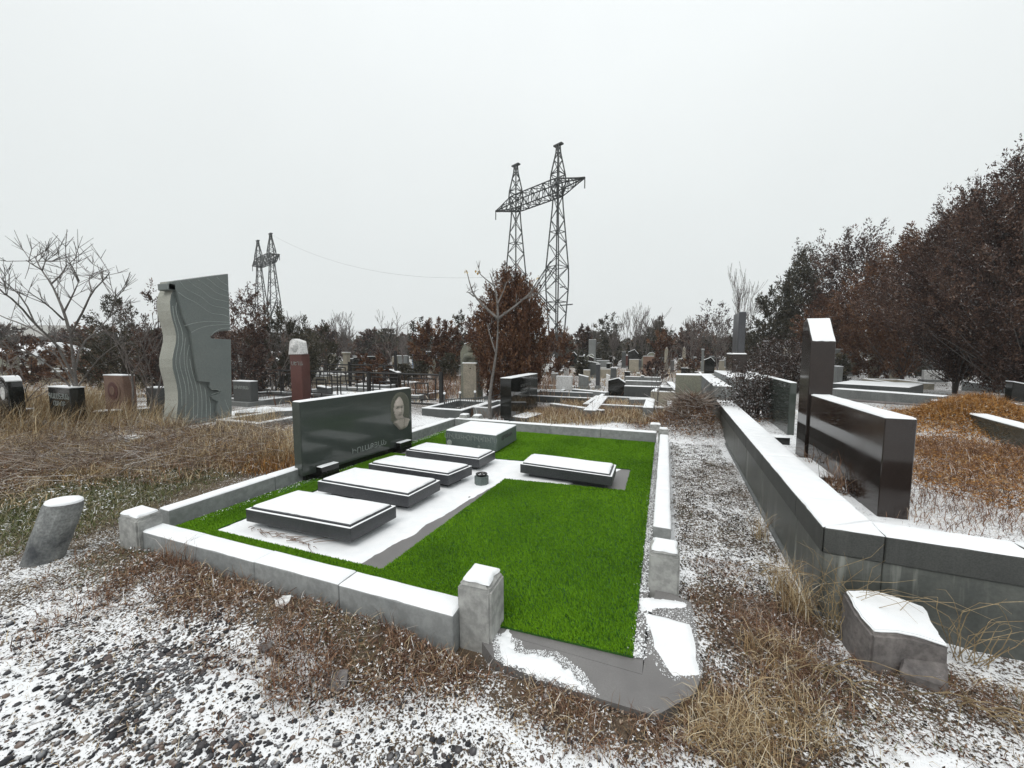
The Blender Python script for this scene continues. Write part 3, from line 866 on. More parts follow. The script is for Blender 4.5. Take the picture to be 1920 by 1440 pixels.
# ================================================================== TALL WALL ON THE RIGHT
WZ = .55
wall = thing('retaining_wall', 'long dark basalt wall with snowy coping running from the path to the corner', 'stone wall', (.9, 2.8, 0))
W0 = (.90, 2.77); W1 = (1.02, 9.25)          # outer face of the side run
def wall_run(parent, p0, p1, w, z, cuts, cw=.30, side=-1, ch=.155, over=.012, foot=True, mat='basalt', cmat='basalt_cope', ends=(0, 0), res=.06, h0=-.1, in0=0.0):
    dx, dy = p1[0] - p0[0], p1[1] - p0[1]; L = math.hypot(dx, dy); dx /= L; dy /= L
    nx, ny = -dy * side, dx * side
    for a_, b_ in zip(cuts[:-1], cuts[1:]):
        s0, s1 = a_ * L + .002, b_ * L - .002
        P = lambda s, o: (p0[0] + dx * s + nx * o, p0[1] + dy * s + ny * o)
        pj = random.uniform(0, .004)
        MB().prism([P(s0, over + pj), P(s1, over + pj), P(s1, w - over), P(s0, w - over)], h0, z - ch).build('facing_panel', M[mat], parent, bev=.004)
        i0 = in0 if a_ == cuts[0] else 0
        qd = [P(s0, 0), P(s1, 0), P(s1, w), P(s0 + i0, w)]
        k = MB().prism(qd, z - ch + .002, z).build('coping_stone', M[cmat], parent, bev=.005)
        snow_on(qd, z, .012, k, res=res)
    if foot: MB().prism([P(0, -.012), P(L, -.012), P(L, .03), P(0, .03)], h0, .025).build('footing', M['grey'], parent, bev=.006)
wall_run(wall, W0, W1, .30, WZ, [0, .085, .27, .42, .58, .74, .88, 1], side=-1, in0=.215)
W2 = (3.6, 2.62)
wall_run(wall, (W0[0] + .004, W0[1] - .002), W2, .215, WZ, [0, .105, .33, .55, .8, 1], side=1, foot=False, in0=0.30)

# raised far stretch of the wall and the tall stele beyond
zf = ztop(.97, 9.3, 724)
far_wall = thing('far_wall', 'higher far stretch of grey wall with snow on top where the long wall ends', 'stone wall', (1.1, 9.4, 0))
f1 = U(1315, 701, zf)
wall_run(far_wall, (.97, 9.3), (.97 + (f1[0] - .97) * .5, f1[1]), .34, zf, [0, .3, .65, 1], side=-1, mat='grey', cmat='grey', foot=False, res=.15)
zs = zf + .14
pl = MB().prism([(1.36, 9.7), (2.3, 9.7), (2.3, 13.2), (1.36, 13.2)], 0, zs).build('plinth', M['grey'], far_wall, bev=.01)
snow_on([(1.36, 9.7), (2.3, 9.7), (2.3, 13.2), (1.36, 13.2)], zs, .02, pl, res=.2)
y_ = 12.0
xL, xM, xR = x_on(y_, 1364, 1.4), x_on(y_, 1376, 1.4), x_on(y_, 1397, 1.4)
d_ = y_on(xL, 1364, 1.4)
zp = ztop(xL, y_, 664); z5 = ztop(xL, y_, 585)
ts = thing('tall_stele', 'tall plain dark stele on a reddish pedestal beyond the far wall', 'gravestone', (xM, y_, zs))
w_ = x_on(y_, 1398, 1.4) - x_on(y_, 1375, 1.4)
x0_ = x_on(y_, 1375, 1.4)
MB().box(x0_ + w_ / 2, y_ + .55, zs, w_ + .06, 1.2, zp - zs).build('pedestal', M['brownblack'], ts, bev=.01)
MB().box(x0_ + w_ / 2 + .04, y_ + .55, zp, w_ - .12, .95, z5 - zp).build('shaft', M['slab'], ts, bev=.01)
snow_on(rrect(x0_ + w_ / 2, y_ + .55, w_ + .04, 1.18, 0), zp, .03, ts, res=.1)

# --- dark stones standing behind the wall
zL = 1.08
q = [U(1655, 784, zL), U(1708.5, 783, zL), U(1546, 739.5, zL), U(1523, 741, zL)]
xa = (q[0][0] + q[3][0]) / 2; xb = (q[1][0] + q[2][0]) / 2
q = [(xa, q[0][1]), (xb, q[0][1]), (xb, q[3][1]), (xa, q[3][1])]
LS = q
ls = thing('long_headstone', 'long polished brown black headstone standing low behind the near wall', 'headstone', (xa, q[0][1], .3))
MB().prism(q, .2, zL).build('slab', M['brownblack'], ls, bev=.006)
snow_on(q, zL, .016, ls, res=.06)
xs_, ys_ = q[3][0] - .02, q[3][1] + .02
zc = ztop(xs_, ys_, 641); w2 = x_on(ys_, 1567, 1.6) - xs_
dp = .22
zr = ztop(xs_, ys_ + dp, 598)
yf = y_on(xs_, 1505, 1.8)
stl = thing('tall_headstone', 'tall polished dark stele with slanting snow covered top behind the wall', 'gravestone', (xs_, ys_, .3))
yk = ys_ + dp
mb = MB()
zf2 = ztop(xs_, yf, 606)
zf2 = min(zf2, zr)
V = [(xs_, ys_, .2), (xs_ + w2, ys_, .2), (xs_ + w2, yf, .2), (xs_, yf, .2), (xs_, ys_, zc), (xs_ + w2, ys_, zc), (xs_ + w2, yk, zr), (xs_, yk, zr), (xs_ + w2, yf, zf2), (xs_, yf, zf2)]
mb.add(V, [(0, 3, 2, 1), (0, 1, 5, 4), (4, 5, 6, 7), (7, 6, 8, 9), (2, 3, 9, 8), (0, 4, 7, 9, 3), (1, 2, 8, 6, 5)])
mb.build('shaft', M['brownblack'], stl, bev=.006)
snow_on([(xs_ + .004, ys_ + .002), (xs_ + w2 - .004, ys_ + .002), (xs_ + w2 - .004, yk), (xs_ + .004, yk)], 0, .012, stl, res=.03, zz=(zc, zc, zr, zr))
snow_on([(xs_, yk + .002), (xs_ + w2, yk + .002), (xs_ + w2, yf), (xs_, yf)], zr, .012, stl, res=.08, zz=(zr, zr, zf2, zf2))
la = U(1476, 815, .3); zl2 = ztop(*la, 718)
yl = y_on(la[0], 1432, 1.0); wl2 = x_on(la[1], 1494, 1.0) - la[0]
q = rect(la[0], la[1], la[0] + wl2, yl)
lw = thing('low_headstone', 'low grey green polished headstone between the bush and the tall dark stele', 'headstone', (*la, .3))
MB().prism(q, .2, zl2).build('slab', M['green'], lw, bev=.006); snow_on(q, zl2, .014, lw, res=.08)
# little black block and slabs lying inside the wall
c = U(1460, 822, .36)
bk = thing('small_block', 'small black block with snowy top at the foot of the low green headstone', 'stone block', (c[0], c[1], .3))
MB().box(c[0], c[1], .25, .2, .2, .14, .2).build('block', M['black'], bk, bev=.004); snow_on(rrect(c[0], c[1], .19, .19, .2), .39, .012, bk)
c = U(1478, 870, .36)
bk = thing('fallen_plate', 'snow covered stone plate lying just inside the long wall', 'stone plate', (c[0], c[1], .3))
MB().box(c[0] + .25, c[1], .28, .32, .75, .07, .12).build('plate', M['dgrey'], bk, bev=.006); snow_on(rrect(c[0] + .25, c[1], .31, .74, .12), .35, .012, bk)
# ================================================================== STONES FURTHER OFF
def depth_of(x, y): return float(np.array([x, y, 0]) @ FW)
PROT = []
def gstone(u, vb, vt, wpx, mat, kind, label, d=.18, cat='gravestone', yaw=0.0, group=None, snow=True, name='gravestone', pos=None, dims=None, bev=.012, base=True):
    if pos: x, y, z = pos
    else:
        x, y, z = at(u, vb)
    s = depth_of(x, y)
    if dims: w, h = dims
    else:
        w = max(.12, (wpx * s / F_PX - .36 * d) / .93); h = max(.15, ztop(x, y, vt) - z)
    t = thing(name, label, cat, (x, y, z), group)
    zb_ = z - .15
    top = z + h
    B = lambda pts, t0, t1, nm, mt=mat, **k: MB().prism(pts, t0, t1).build(nm, M[mt], t, bev=k.get('bev', bev))
    if kind in ('slab', 'slant', 'arch', 'rough', 'peak'):
        if base and h > .5:
            B(rrect(x, y, w * 1.2, d * 2.2, yaw), zb_, z + .12, 'base', 'grey', bev=.01)
        c, q_ = math.cos(yaw), math.sin(yaw)
        if kind == 'slab': prof = [(-.5, 0), (.5, 0), (.5, 1), (-.5, 1)]
        if kind == 'slant': prof = [(-.5, 0), (.5, 0), (.5, .86), (-.5, 1)]
        if kind == 'peak': prof = [(-.5, 0), (.5, 0), (.5, .8), (.1, 1), (-.5, .88)]
        if kind == 'rough': prof = [(-.5, 0), (.52, 0), (.47, .5), (.5, .9), (.2, 1), (-.25, .95), (-.47, .82), (-.44, .4)]
        if kind == 'arch': prof = [(-.5, 0), (.5, 0), (.5, .72)] + [(.5 * math.cos(a), .72 + .28 * math.sin(a)) for a in np.linspace(.3, math.pi - .3, 7)] + [(-.5, .72)]
        V = []
        for sd_ in (-d / 2, d / 2):
            for px_, pz_ in prof:
                V.append((x + px_ * w * c - sd_ * q_, y + px_ * w * q_ + sd_ * c, (zb_ if pz_ == 0 else z + pz_ * h)))
        n_ = len(prof)
        MB().add(V, [tuple(range(n_)), tuple(range(n_, 2 * n_))[::-1]] + [(i, n_ + i, n_ + (i + 1) % n_, (i + 1) % n_) for i in range(n_)]).build('stone', M[mat], t, bev=bev, rough=.03 if kind == 'rough' else 0)
        if snow:
            up_ = [i for i in range(1, n_ - 1) if True]
            mb = MB()
            for i in range(2, n_ - 1):
                a_, b_ = V[i], V[i + 1]; a2_, b2_ = V[n_ + i], V[n_ + i + 1]
                if abs(a_[2] - b_[2]) > 1.2 * math.dist(a_[:2], b_[:2]): continue
                T = lambda p, k: (p[0], p[1], p[2] + k)
                mb.add([T(a_, .002), T(b_, .002), T(b2_, .002), T(a2_, .002), T(a_, .022), T(b_, .022), T(b2_, .022), T(a2_, .022)], [(0, 1, 2, 3), (4, 5, 6, 7), (0, 1, 5, 4), (1, 2, 6, 5), (2, 3, 7, 6), (3, 0, 4, 7)])
            if mb.v: mb.build('snow_cap', M['snow'], t)
    elif kind in ('pillar', 'obelisk'):
        k = .75 if kind == 'obelisk' else 1.0
        B(rrect(x, y, w * 1.5, w * 1.5, yaw), zb_, z + .14 * h, 'base')
        MB().box(x, y, z + .14 * h, w, w, h * .8, yaw, k).build('shaft', M[mat], t, bev=bev)
        if kind == 'pillar': B(rrect(x, y, w * 1.3, w * 1.3, yaw), z + .94 * h, top, 'cap')
        else: MB().prism(rrect(x, y, w * k, w * k, yaw), z + .94 * h, top, rrect(x, y, w * .2, w * .2, yaw)).build('cap', M[mat], t)
        if snow: MB().prism(rrect(x, y, w * (1.25 if kind == 'pillar' else .3), w * (1.25 if kind == 'pillar' else .3), yaw), top + .002, top + .03).build('snow_cap', M['snow'], t, bev=.008)
    kids(t)
    return t, (x, y, z, w, h, d, yaw)

def kerb_frame(x, y, w, d, label, h=.16, yaw=0.0, mat='grey', b=.13, fill=True, group=None, z=None, name='grave_kerb'):
    z = float(gz(x, y)) if z is None else z
    t = thing(name, label, 'grave kerb', (x, y, z), group)
    c, q_ = math.cos(yaw), math.sin(yaw)
    tr = lambda px_, py_: (x + px_ * c - py_ * q_, y + px_ * q_ + py_ * c)
    for x0, y0, x1, y1 in ((-w / 2, -d / 2, w / 2, -d / 2 + b), (-w / 2, d / 2 - b, w / 2, d / 2), (-w / 2, -d / 2 + b + .003, -w / 2 + b, d / 2 - b - .003), (w / 2 - b, -d / 2 + b + .003, w / 2, d / 2 - b - .003)):
        qd = [tr(*p) for p in rect(x0, y0, x1, y1)]
        k = MB().prism(qd, z - .2, z + h).build('kerb_stone', M[mat], t, bev=.008)
        MB().prism(inset(qd, .006), z + h + .001, z + h + .02).build('snow_cap', M['snow'], k, bev=.006)
    if fill:
        MB().prism([tr(*p) for p in rect(-w / 2 + b, -d / 2 + b, w / 2 - b, d / 2 - b)], z - .1, z + .03).build('snow_bed', M['snow'], t)
    kids(t)
    return t

def bar(u0, v0, u1, v1, h, wd, label, mat='grey', name='kerb_bar', cat='kerb', z=None, snow=.016, zc=None):
    """a long low stone whose upper front edge runs from u0,v0 to u1,v1 at height h over the ground"""
    z0 = float(gz(*ray((u0 + u1) / 2, 8))) if z is None else z
    a_, b_ = U(u0, v0, z0 + h), U(u1, v1, z0 + h)
    L_ = math.dist(a_, b_); nx, ny = -(b_[1] - a_[1]) / L_, (b_[0] - a_[0]) / L_
    if nx * a_[0] + ny * a_[1] < 0: nx, ny = -nx, -ny
    qd = [a_, b_, (b_[0] + nx * wd, b_[1] + ny * wd), (a_[0] + nx * wd, a_[1] + ny * wd)]
    t = thing(name, label, cat, (a_[0], a_[1], z0))
    MB().prism(qd, z0 - .25, z0 + h).build('stone', M[mat], t, bev=.008)
    if snow: snow_on(qd, z0 + h, snow, t, res=.12)
    return qd

# ---- carved sculpture of a face in profile, wavy left edge
z0s = .12
sx_, sy_ = U(338, 803, z0s)
def SP(px_, py_, out=0.0):                   # picture point of the carved face plane (x = sx_)
    k = (px_ - 960) / F_PX; kv = (720 - py_) / F_PX
    d = FW + RT * k + UP * kv
    t_ = sx_ / d[0]
    p = C0 + d * t_
    return (sx_ + out, float(p[1]), float(p[2]))
Z5 = lambda x, y: (280 + x / 4.5, 500 + y / 4.5)
sc_t = thing('carved_stele', 'tall grey stone stele carved as half a face with wavy left edge and slit eye', 'sculpture', (sx_, sy_, z0s))
left = [(215, 196), (196, 240), (188, 300), (192, 370), (205, 440), (226, 510), (240, 580), (238, 640), (222, 710), (208, 780), (210, 850), (224, 910), (242, 980), (254, 1060), (256, 1140), (248, 1220), (240, 1300), (236, 1345)]
back_poly = [Z5(*p) for p in [(657, 60), (215, 120)] + left + [(690, 1305), (681, 615), (520, 606), (545, 570), (600, 545), (675, 541)]]
def plane_solid(poly, o0, o1):
    P0 = [SP(px_, py_, 0) for px_, py_ in poly]
    V = [(sx_ + o0, p[1], p[2]) for p in P0] + [(sx_ + o1, p[1], p[2]) for p in P0]
    n_ = len(poly)
    return MB().add(V, [tuple(range(n_)), tuple(range(n_, 2 * n_))[::-1]] + [(i, (i + 1) % n_, n_ + (i + 1) % n_, n_ + i) for i in range(n_)])
so = plane_solid(back_poly, -.46, -.05).build('hair_layer', M['sculpt'], sc_t, bev=0)
# the pale wavy flank
so.data.materials.append(M['sculpt_side'])
for p in so.data.polygons:
    if abs(p.normal.y) > .6 and p.center.y < min(v_.co.y for v_ in so.data.vertices) + .42 and abs(p.normal.x) < .3: p.material_index = 1
facep = [(657, 60), (160, 130), (150, 172), (156, 196), (218, 200), (240, 270), (262, 350), (284, 430), (310, 490), (345, 556), (352, 600), (372, 740), (392, 880), (410, 968), (504, 976), (498, 1018), (520, 1040), (560, 1036), (598, 1054), (560, 1080), (512, 1094), (530, 1118), (574, 1138), (566, 1180), (564, 1225), (590, 1268), (640, 1286), (690, 1262), (681, 615), (520, 606), (508, 594), (545, 560), (600, 540), (675, 536)]
plane_solid([Z5(*p) for p in facep], -.049, .03).build('face_layer', M['sculpt'], sc_t, bev=.006)
MB().prism([(sx_ - .3, SP(*Z5(152, 172))[1]), (sx_ + .03, SP(*Z5(152, 172))[1]), (sx_ + .03, SP(*Z5(216, 196))[1]), (sx_ - .3, SP(*Z5(216, 196))[1])], SP(*Z5(152, 194))[2], SP(*Z5(160, 131))[2] - .02).build('overhang', M['sculpt'], sc_t, bev=.01)
def groove(pts, out, w=.010):
    P = [SP(*Z5(*p), out) for p in pts]
    # smooth by midpoint passes
    for _ in range(2):
        Q = [P[0]]
        for a_, b_ in zip(P[:-1], P[1:]): Q += [tuple(a_[i] * .75 + b_[i] * .25 for i in range(3)), tuple(a_[i] * .25 + b_[i] * .75 for i in range(3))]
        P = Q + [P[-1]]
    MB().tube(P, w * .5, 4).build('carved_line', M['groove'], sc_t, smooth=True)
for pts in ([(250, 125), (290, 185), (370, 225), (440, 260), (500, 320), (560, 340), (620, 345), (665, 365)],
            [(325, 120), (370, 165), (430, 190), (490, 250), (540, 275), (600, 285), (660, 300)],
            [(400, 112), (450, 140), (500, 175), (560, 225), (610, 240), (660, 255)],
            [(480, 98), (520, 130), (560, 165), (600, 190), (660, 210)], [(560, 88), (600, 130), (655, 160)],
            [(235, 215), (300, 265), (380, 300), (440, 345), (500, 390), (560, 402), (620, 405), (668, 430)],
            [(285, 500), (350, 480), (440, 465), (530, 462), (668, 470)], [(345, 556), (400, 525), (470, 502), (560, 492), (670, 486)],
            [(515, 580), (545, 545), (600, 522), (672, 516)], [(515, 1034), (560, 1036), (598, 1054), (545, 1068), (515, 1080)], [(630, 1125), (650, 1180), (680, 1240)]):
    groove(pts, .031)
for pts in ([(245, 300), (235, 350), (250, 430), (285, 520), (298, 600), (290, 680), (268, 760), (272, 850), (300, 940), (320, 1020), (322, 1120), (318, 1300)],
            [(210, 330), (222, 440), (255, 540), (262, 640), (240, 740), (235, 830), (262, 940), (285, 1060), (288, 1180)],
            [(350, 660), (332, 740), (328, 830), (352, 930), (376, 1010), (386, 1100), (384, 1320)], [(355, 780), (370, 880), (410, 1010), (425, 1110), (418, 1310)],
            [(436, 985), (455, 1080), (458, 1200), (450, 1310)], [(480, 1020), (494, 1110), (492, 1310)], [(518, 1100), (530, 1180), (527, 1310)], [(318, 600), (305, 720), (310, 850), (340, 960), (350, 1080)]):
    groove(pts, -.049, .014)
# plinth under it with snow
q = [U(228, 812, .14), U(436, 797, .14), U(560, 768, .14), U(440, 765, .14)]
q = rect(sx_ - 1.15, sy_ - .9, sx_ + .32, sy_ + 2.6)
pt = thing('sculpture_plinth', 'broad low concrete plinth under the carved face stele covered by snow', 'plinth', (sx_, sy_ - .6, 0))
k_ = MB().prism(q, -.2, z0s).build('slab', M['grey'], pt, bev=.01); snow_on(q, z0s, .018, k_, res=.12)
kerb_frame(sx_ + .98, sy_ + 1.6, 1.2, 2.4, 'snow filled kerb between the carved stele and the green headstone', .2, mat='grey', z=.03)
kerb_frame(-4.85, 8.7, 1.1, 1.7, 'snowy kerb right behind the right end of the green headstone', .2, mat='dgrey', z=.02)
kerb_frame(-4.0, 9.0, .5, 1.4, 'narrow pale stepped kerb left of the box tomb corner posts', .24, mat='grey', z=.0, b=.1)
bar(440, 775, 548, 770, .12, .5, 'snowy grey step slab left of the green headstone in front of the black fence', 'grey')

# ---- the black headstone beyond the kerb, with rows of small letters
xh, yh = U(958.6, 786.8, .05)
w_h = xh - x_on(yh, 937.8, .6); yh2 = y_on(xh, 1008, .6); zh = ztop(xh, yh, 709.7)
bh = thing('black_headstone', 'thick polished black headstone with rows of fine lettering behind the back kerb', 'headstone', (xh, yh, 0))
q = rect(xh - w_h, yh, xh, yh2)
MB().prism(q, .06, zh).build('slab', M['black'], bh, bev=.008); snow_on(q, zh, .014, bh, res=.1)
MB().prism(rect(xh - w_h + .05, yh + .1, xh - .04, yh2 - .05), -.1, .059).build('base', M['dgrey'], bh)
for i, ln in enumerate(('ԱՐԱՄ ՍԻՄՈՆ', 'ՆԱՐԵ ՍԻՄՈՆ', 'ՏԻԳՐԱՆ ԱՆԻ')):
    text(ln, .085, (xh + .003, (yh + yh2) / 2, zh - .22 - .13 * i), (0, 1, 0), (0, 0, 1), M['letter_dim'], bh, sx=1.25)
cxp = U(985, 778, .12)
sp = thing('stone_plate', 'pale snow covered plate lying at the foot of the black headstone', 'stone plate', (cxp[0], cxp[1], .05))
qq = rrect(cxp[0], cxp[1] + .1, .42, .75, -.2)
MB().prism(qq, .02, .10).build('plate', M['dgrey'], sp, bev=.006); snow_on(qq, .10, .014, sp, res=.1)

# ---- grey stele with relief bust
t, (x, y, z, w, h, d, yw) = gstone(884, 747, 640, 42, 'relief', 'rough', 'weathered grey stele with a relief bust near its top and snow on the ledge', .32, base=False, bev=.01)
MB().prism(rrect(x + .08, y - .02, w * .72, .5, 0), z - .1, z + h * .62).build('front_block', M['tuff'], t, bev=.012, rough=.01)
snow_on(rrect(x + .06, y - .14, w * .8, .22, 0), z + h * .62, .03, t, res=.06)
mb = MB()
V, Fc = [], []
for i in range(13):
    for j in range(16):
        a_ = math.pi * i / 12; b_ = 2 * math.pi * j / 16
        V.append((x + .08 + .105 * math.sin(a_) * math.cos(b_), y - .20 + .11 * math.sin(a_) * math.sin(b_) - .03 * math.exp(-((i - 7) ** 2) / 2) * (j in (11, 12, 13)), z + h * .86 + .15 * math.cos(a_)))
for i in range(12):
    for j in range(16): Fc.append((i * 16 + j, i * 16 + (j + 1) % 16, (i + 1) * 16 + (j + 1) % 16, (i + 1) * 16 + j))
mb.add(V, Fc)
MB2 = MB(); MB2.v, MB2.f = list(mb.v), list(mb.f)
MB2.tube([(x - .17, y - .18, z + h * .66), (x - .08, y - .2, z + h * .74), (x + .08, y - .22, z + h * .77), (x + .24, y - .2, z + h * .74), (x + .32, y - .18, z + h * .66)], [.07, .10, .11, .10, .07], 8)
MB2.build('bust', M['relief'], t, smooth=True)

# ---- red pedestal with a white rough marble head block
x, y, z = at(566, 756)
w = 26 / F_PX * depth_of(x, y); zt_ = ztop(x, y, 664); z2_ = ztop(x, y, 633)
t = thing('red_monument', 'red granite pedestal carrying a rough white marble head behind the black fence', 'monument', (x, y, z))
MB().box(x, y, z - .1, w, w * .8, zt_ - z + .1, .1).build('pedestal', M['red'], t, bev=.01)
hb = z2_ - zt_
hp = [(x - w * .62, y - w * .42), (x - w * .1, y - w * .50), (x + w * .56, y - w * .40), (x + w * .60, y + w * .1), (x + w * .42, y + w * .42), (x - w * .55, y + w * .40)]
ht = [(x - w * .52, y - w * .30), (x - w * .05, y - w * .42), (x + w * .36, y - w * .34), (x + w * .44, y + w * .1), (x + w * .30, y + w * .34), (x - w * .40, y + w * .34)]
mb = MB().prism(hp, zt_ + .003, [zt_ + hb * k_ for k_ in (.80, .98, .80, .66, .78, .92)], ht)
V, Fc = [], []
for i in range(9):
    for j in range(12):
        a_, b_ = math.pi * i / 8, 2 * math.pi * j / 12
        V.append((x + w * (.02 + .30 * math.sin(a_) * math.cos(b_)), y - w * .40 + w * .20 * math.sin(a_) * math.sin(b_) - w * .10 * (i in (4, 5)) * (j in (8, 9, 10)), zt_ + hb * (.50 + .36 * math.cos(a_))))
for i in range(8):
    for j in range(12): Fc.append((i * 12 + j, i * 12 + (j + 1) % 12, (i + 1) * 12 + (j + 1) % 12, (i + 1) * 12 + j))
mb.add(V, Fc)
mb.build('marble_head', M['marble'], t, bev=.01, rough=.05)
text('ՍԵՂԱ', .16, (x + .08, y - w * .42, zt_ - .28), (1, .1, 0), (0, 0, 1), M['letter'], t, sx=.9)

# ---- individually placed stones: u, base row, top row, width, material, kind, label
LIST = [
 (28, 800, 706, 46, 'black', 'arch', 'black round topped headstone with a pale oval photo at the left edge'),
 (131, 800, 726, 80, 'black', 'slab', 'wide black headstone with faint letters in the tall grass on the left'),
 (230, 785, 704, 66, 'brown', 'slab', 'brown tuff headstone with carved round ornament beside the wavy stele'),
 (298, 778, 727, 40, 'dgrey', 'slab', 'dark plain slab just left of the carved face stele'),
 (462, 760, 715, 50, 'dgrey', 'slab', 'grey green lettered block behind the left end of the black fence'),
 (478, 735, 700, 42, 'black', 'slab', 'low black stone right behind the lettered block by the fence'),
 (609, 748, 724, 30, 'dgrey', 'slant', 'slanting grey stone seen through the fence right of the red pedestal'),
 (651, 708, 661, 11, 'tuff', 'pillar', 'pale tuff column with a flat cap left of two round bushes'),
 (742, 735, 693, 22, 'black', 'slant', 'black headstone with slanting top behind the fence middle'),
 (741, 712, 667, 11, 'tuff', 'rough', 'narrow weathered stele left of the small blue framed shelter'),
 (790, 704, 662, 12, 'relief', 'arch', 'round topped pale stele directly in front of the blue shelter'),
 (817, 706, 671, 11, 'relief', 'slab', 'square topped pale stele right of the blue shelter'),
 (851, 712, 685, 26, 'grey', 'slab', 'pale grey wide block left of the relief bust stele'),
 (921, 748, 676, 17, 'black', 'slab', 'narrow black slab standing behind the thin sapling'),
 (1001, 716, 682, 18, 'grey', 'slab', 'pale grey block behind the black lettered headstone'),
 (1079, 672, 653, 17, 'dgrey', 'slab', 'dark green boxy stone near the round ball tree'),
 (1110, 692, 637, 14, 'grey', 'slab', 'tall pale square pillar rising above the centre graves'),
 (1124, 678, 642, 11, 'dgrey', 'slab', 'dark stele close behind the tall pale pillar'),
 (1090, 696, 668, 10, 'black', 'slab', 'black stele with a photo, left of the matching reddish one'),
 (1108, 698, 667, 11, 'brownblack', 'slant', 'reddish black stele standing on the same black base as its pair'),
 (1130, 700, 676, 24, 'grey', 'slab', 'pinkish grey block behind the tall dark slab'),
 (1121, 728, 683, 10, 'slab', 'slab', 'tall narrow charcoal slab with snow in front of the pink block'),
 (1094, 730, 703, 20, 'grey', 'slant', 'tilted grey slab left of the tall narrow charcoal slab'),
 (1156, 748, 709, 33, 'black', 'peak', 'broad black boulder like headstone with snowy top in the middle'),
 (1150, 712, 690, 12, 'dgrey', 'slab', 'small dark stone above the broad black headstone'),
 (1196, 722, 700, 7, 'tuff', 'pillar', 'left one of two short concrete posts near the middle kerbs'),
 (1204, 728, 705, 9, 'grey', 'slab', 'right one of two short concrete posts near the middle kerbs'),
 (1188, 700, 674, 18, 'tuff', 'slab', 'wide tan stone block at the foot of the bare trees'),
 (1169, 690, 660, 8, 'dgrey', 'slab', 'thin dark stele below the olive grey tree'),
 (1215, 704, 668, 20, 'brown', 'slab', 'brown stone block left of the red brown bush'),
 (1248, 698, 651, 8, 'tuff', 'rough', 'tan stele with a snowy corner in front of the red brown bush'),
 (1260, 700, 676, 8, 'dgrey', 'slab', 'small dark stele just right of the tan one'),
 (1316, 706, 655, 6, 'grey', 'pillar', 'slim grey post with a white snow cap on the grassy mound'),
 (1290, 668, 645, 5, 'tuff', 'obelisk', 'far thin pale obelisk left of the slim snow capped post'),
 (1573, 712, 655, 20, 'grey', 'slab', 'grey stele left of the pale one under the brown trees'),
 (1592, 705, 662, 12, 'dgrey', 'slab', 'dark slab under the brown trees behind the tall dark stele'),
 (1637, 716, 648, 16, 'tuff', 'slab', 'pale yellowish stele on a grey base under the big brown trees'),
 (1748, 716, 695, 30, 'marble', 'slab', 'white stone box between the trunks of two big brown trees'),
 (1040, 722, 700, 14, 'grey', 'slab', 'small pale block left of the tilted grey slab'),
 (1062, 712, 690, 10, 'marble', 'slab', 'little white stone near the foot of the nearer pylon'),
 (1100, 718, 694, 14, 'tuff', 'slab', 'tan block in front of the pair of dark steles'),
 (1140, 722, 702, 9, 'marble', 'slant', 'small white slanting stone left of the broad black headstone'),
 (1176, 714, 697, 12, 'black', 'slab', 'low black stone above the pale low kerbs'),
 (1182, 690, 662, 7, 'grey', 'slab', 'thin grey stele at the foot of the upright leafless tree'),
 (1206, 694, 668, 8, 'relief', 'rough', 'weathered stele right of the wide tan block'),
 (1228, 712, 692, 13, 'grey', 'slab', 'grey block below the reddish brown round bush'),
 (1274, 694, 672, 10, 'tuff', 'arch', 'small tan round topped stone above the brownish block wall'),
 (1282, 706, 690, 12, 'black', 'slab', 'little black slab just above the brownish block wall'),
 (1302, 694, 670, 7, 'grey', 'slab', 'narrow grey stone left of the slim snow capped post'),
 (1334, 694, 668, 9, 'dgrey', 'slab', 'dark narrow stone right of the slim snow capped post'),
 (1352, 700, 676, 10, 'tuff', 'slab', 'tan stone just left of the reddish pedestal'),
 (1908, 762, 716, 34, 'black', 'slant', 'dark stone at the right edge beside the biggest brown tree'),
]
TAKEN = []
for (u, vb, vt, wp, mt, kd, lb) in LIST:
    TAKEN.append(at(u, vb)[:2])
    t, (x, y, z, w, h, d, yw) = gstone(u, vb, vt, wp, mt, kd, lb, d=.22 if kd != 'rough' else .2)
    if 'pale oval photo' in lb:
        V = [(x + .02 + .10 * math.cos(a), y - .112, z + h * .68 + .13 * math.sin(a)) for a in np.linspace(0, 2 * math.pi, 19)[:-1]]
        V2 = [(p[0], p[1] - .008, p[2]) for p in V]
        MB().add(V + V2, [tuple(range(18)), tuple(range(18, 36))[::-1]] + [(i, (i + 1) % 18, 18 + (i + 1) % 18, 18 + i) for i in range(18)]).build('photo_plaque', M['marble'], t)
    if 'faint letters' in lb:
        text('ԳԱԼՍՏՅԱՆ', .15, (x, y - .115, z + h * .78), (1, 0, 0), (0, 0, 1), M['letter'], t)
        text('ՀԱԿՈԲ', .13, (x, y - .115, z + h * .60), (1, 0, 0), (0, 0, 1), M['letter'], t)
    if 'lettered block' in lb and 'left end' in lb:
        text('ՄԻՔՈՅԱՆ', .12, (x, y - .115, z + h * .75), (1, 0, 0), (0, 0, 1), M['groove'], t)
    if 'round ornament' in lb:
        for rr_, oo in ((.26, .014), (.19, .022), (.09, .03)):
            k = 28; V = [(x + rr_ * math.cos(2 * math.pi * j / k), y - .11 - oo, z + h * .66 + rr_ * math.sin(2 * math.pi * j / k)) for j in range(k)]
            MB().add(V + [(p[0], y - .105, p[2]) for p in V], [tuple(range(k)), tuple(range(k, 2 * k))[::-1]] + [(i, (i + 1) % k, k + (i + 1) % k, k + i) for i in range(k)]).build('rosette', M['brown' if rr_ != .19 else 'red'], t)
    if 'with a photo' in lb:
        MB().box(x, y - .125, z + h * .5, .14, .01, .2).build('photo_plaque', M['marble'], t)

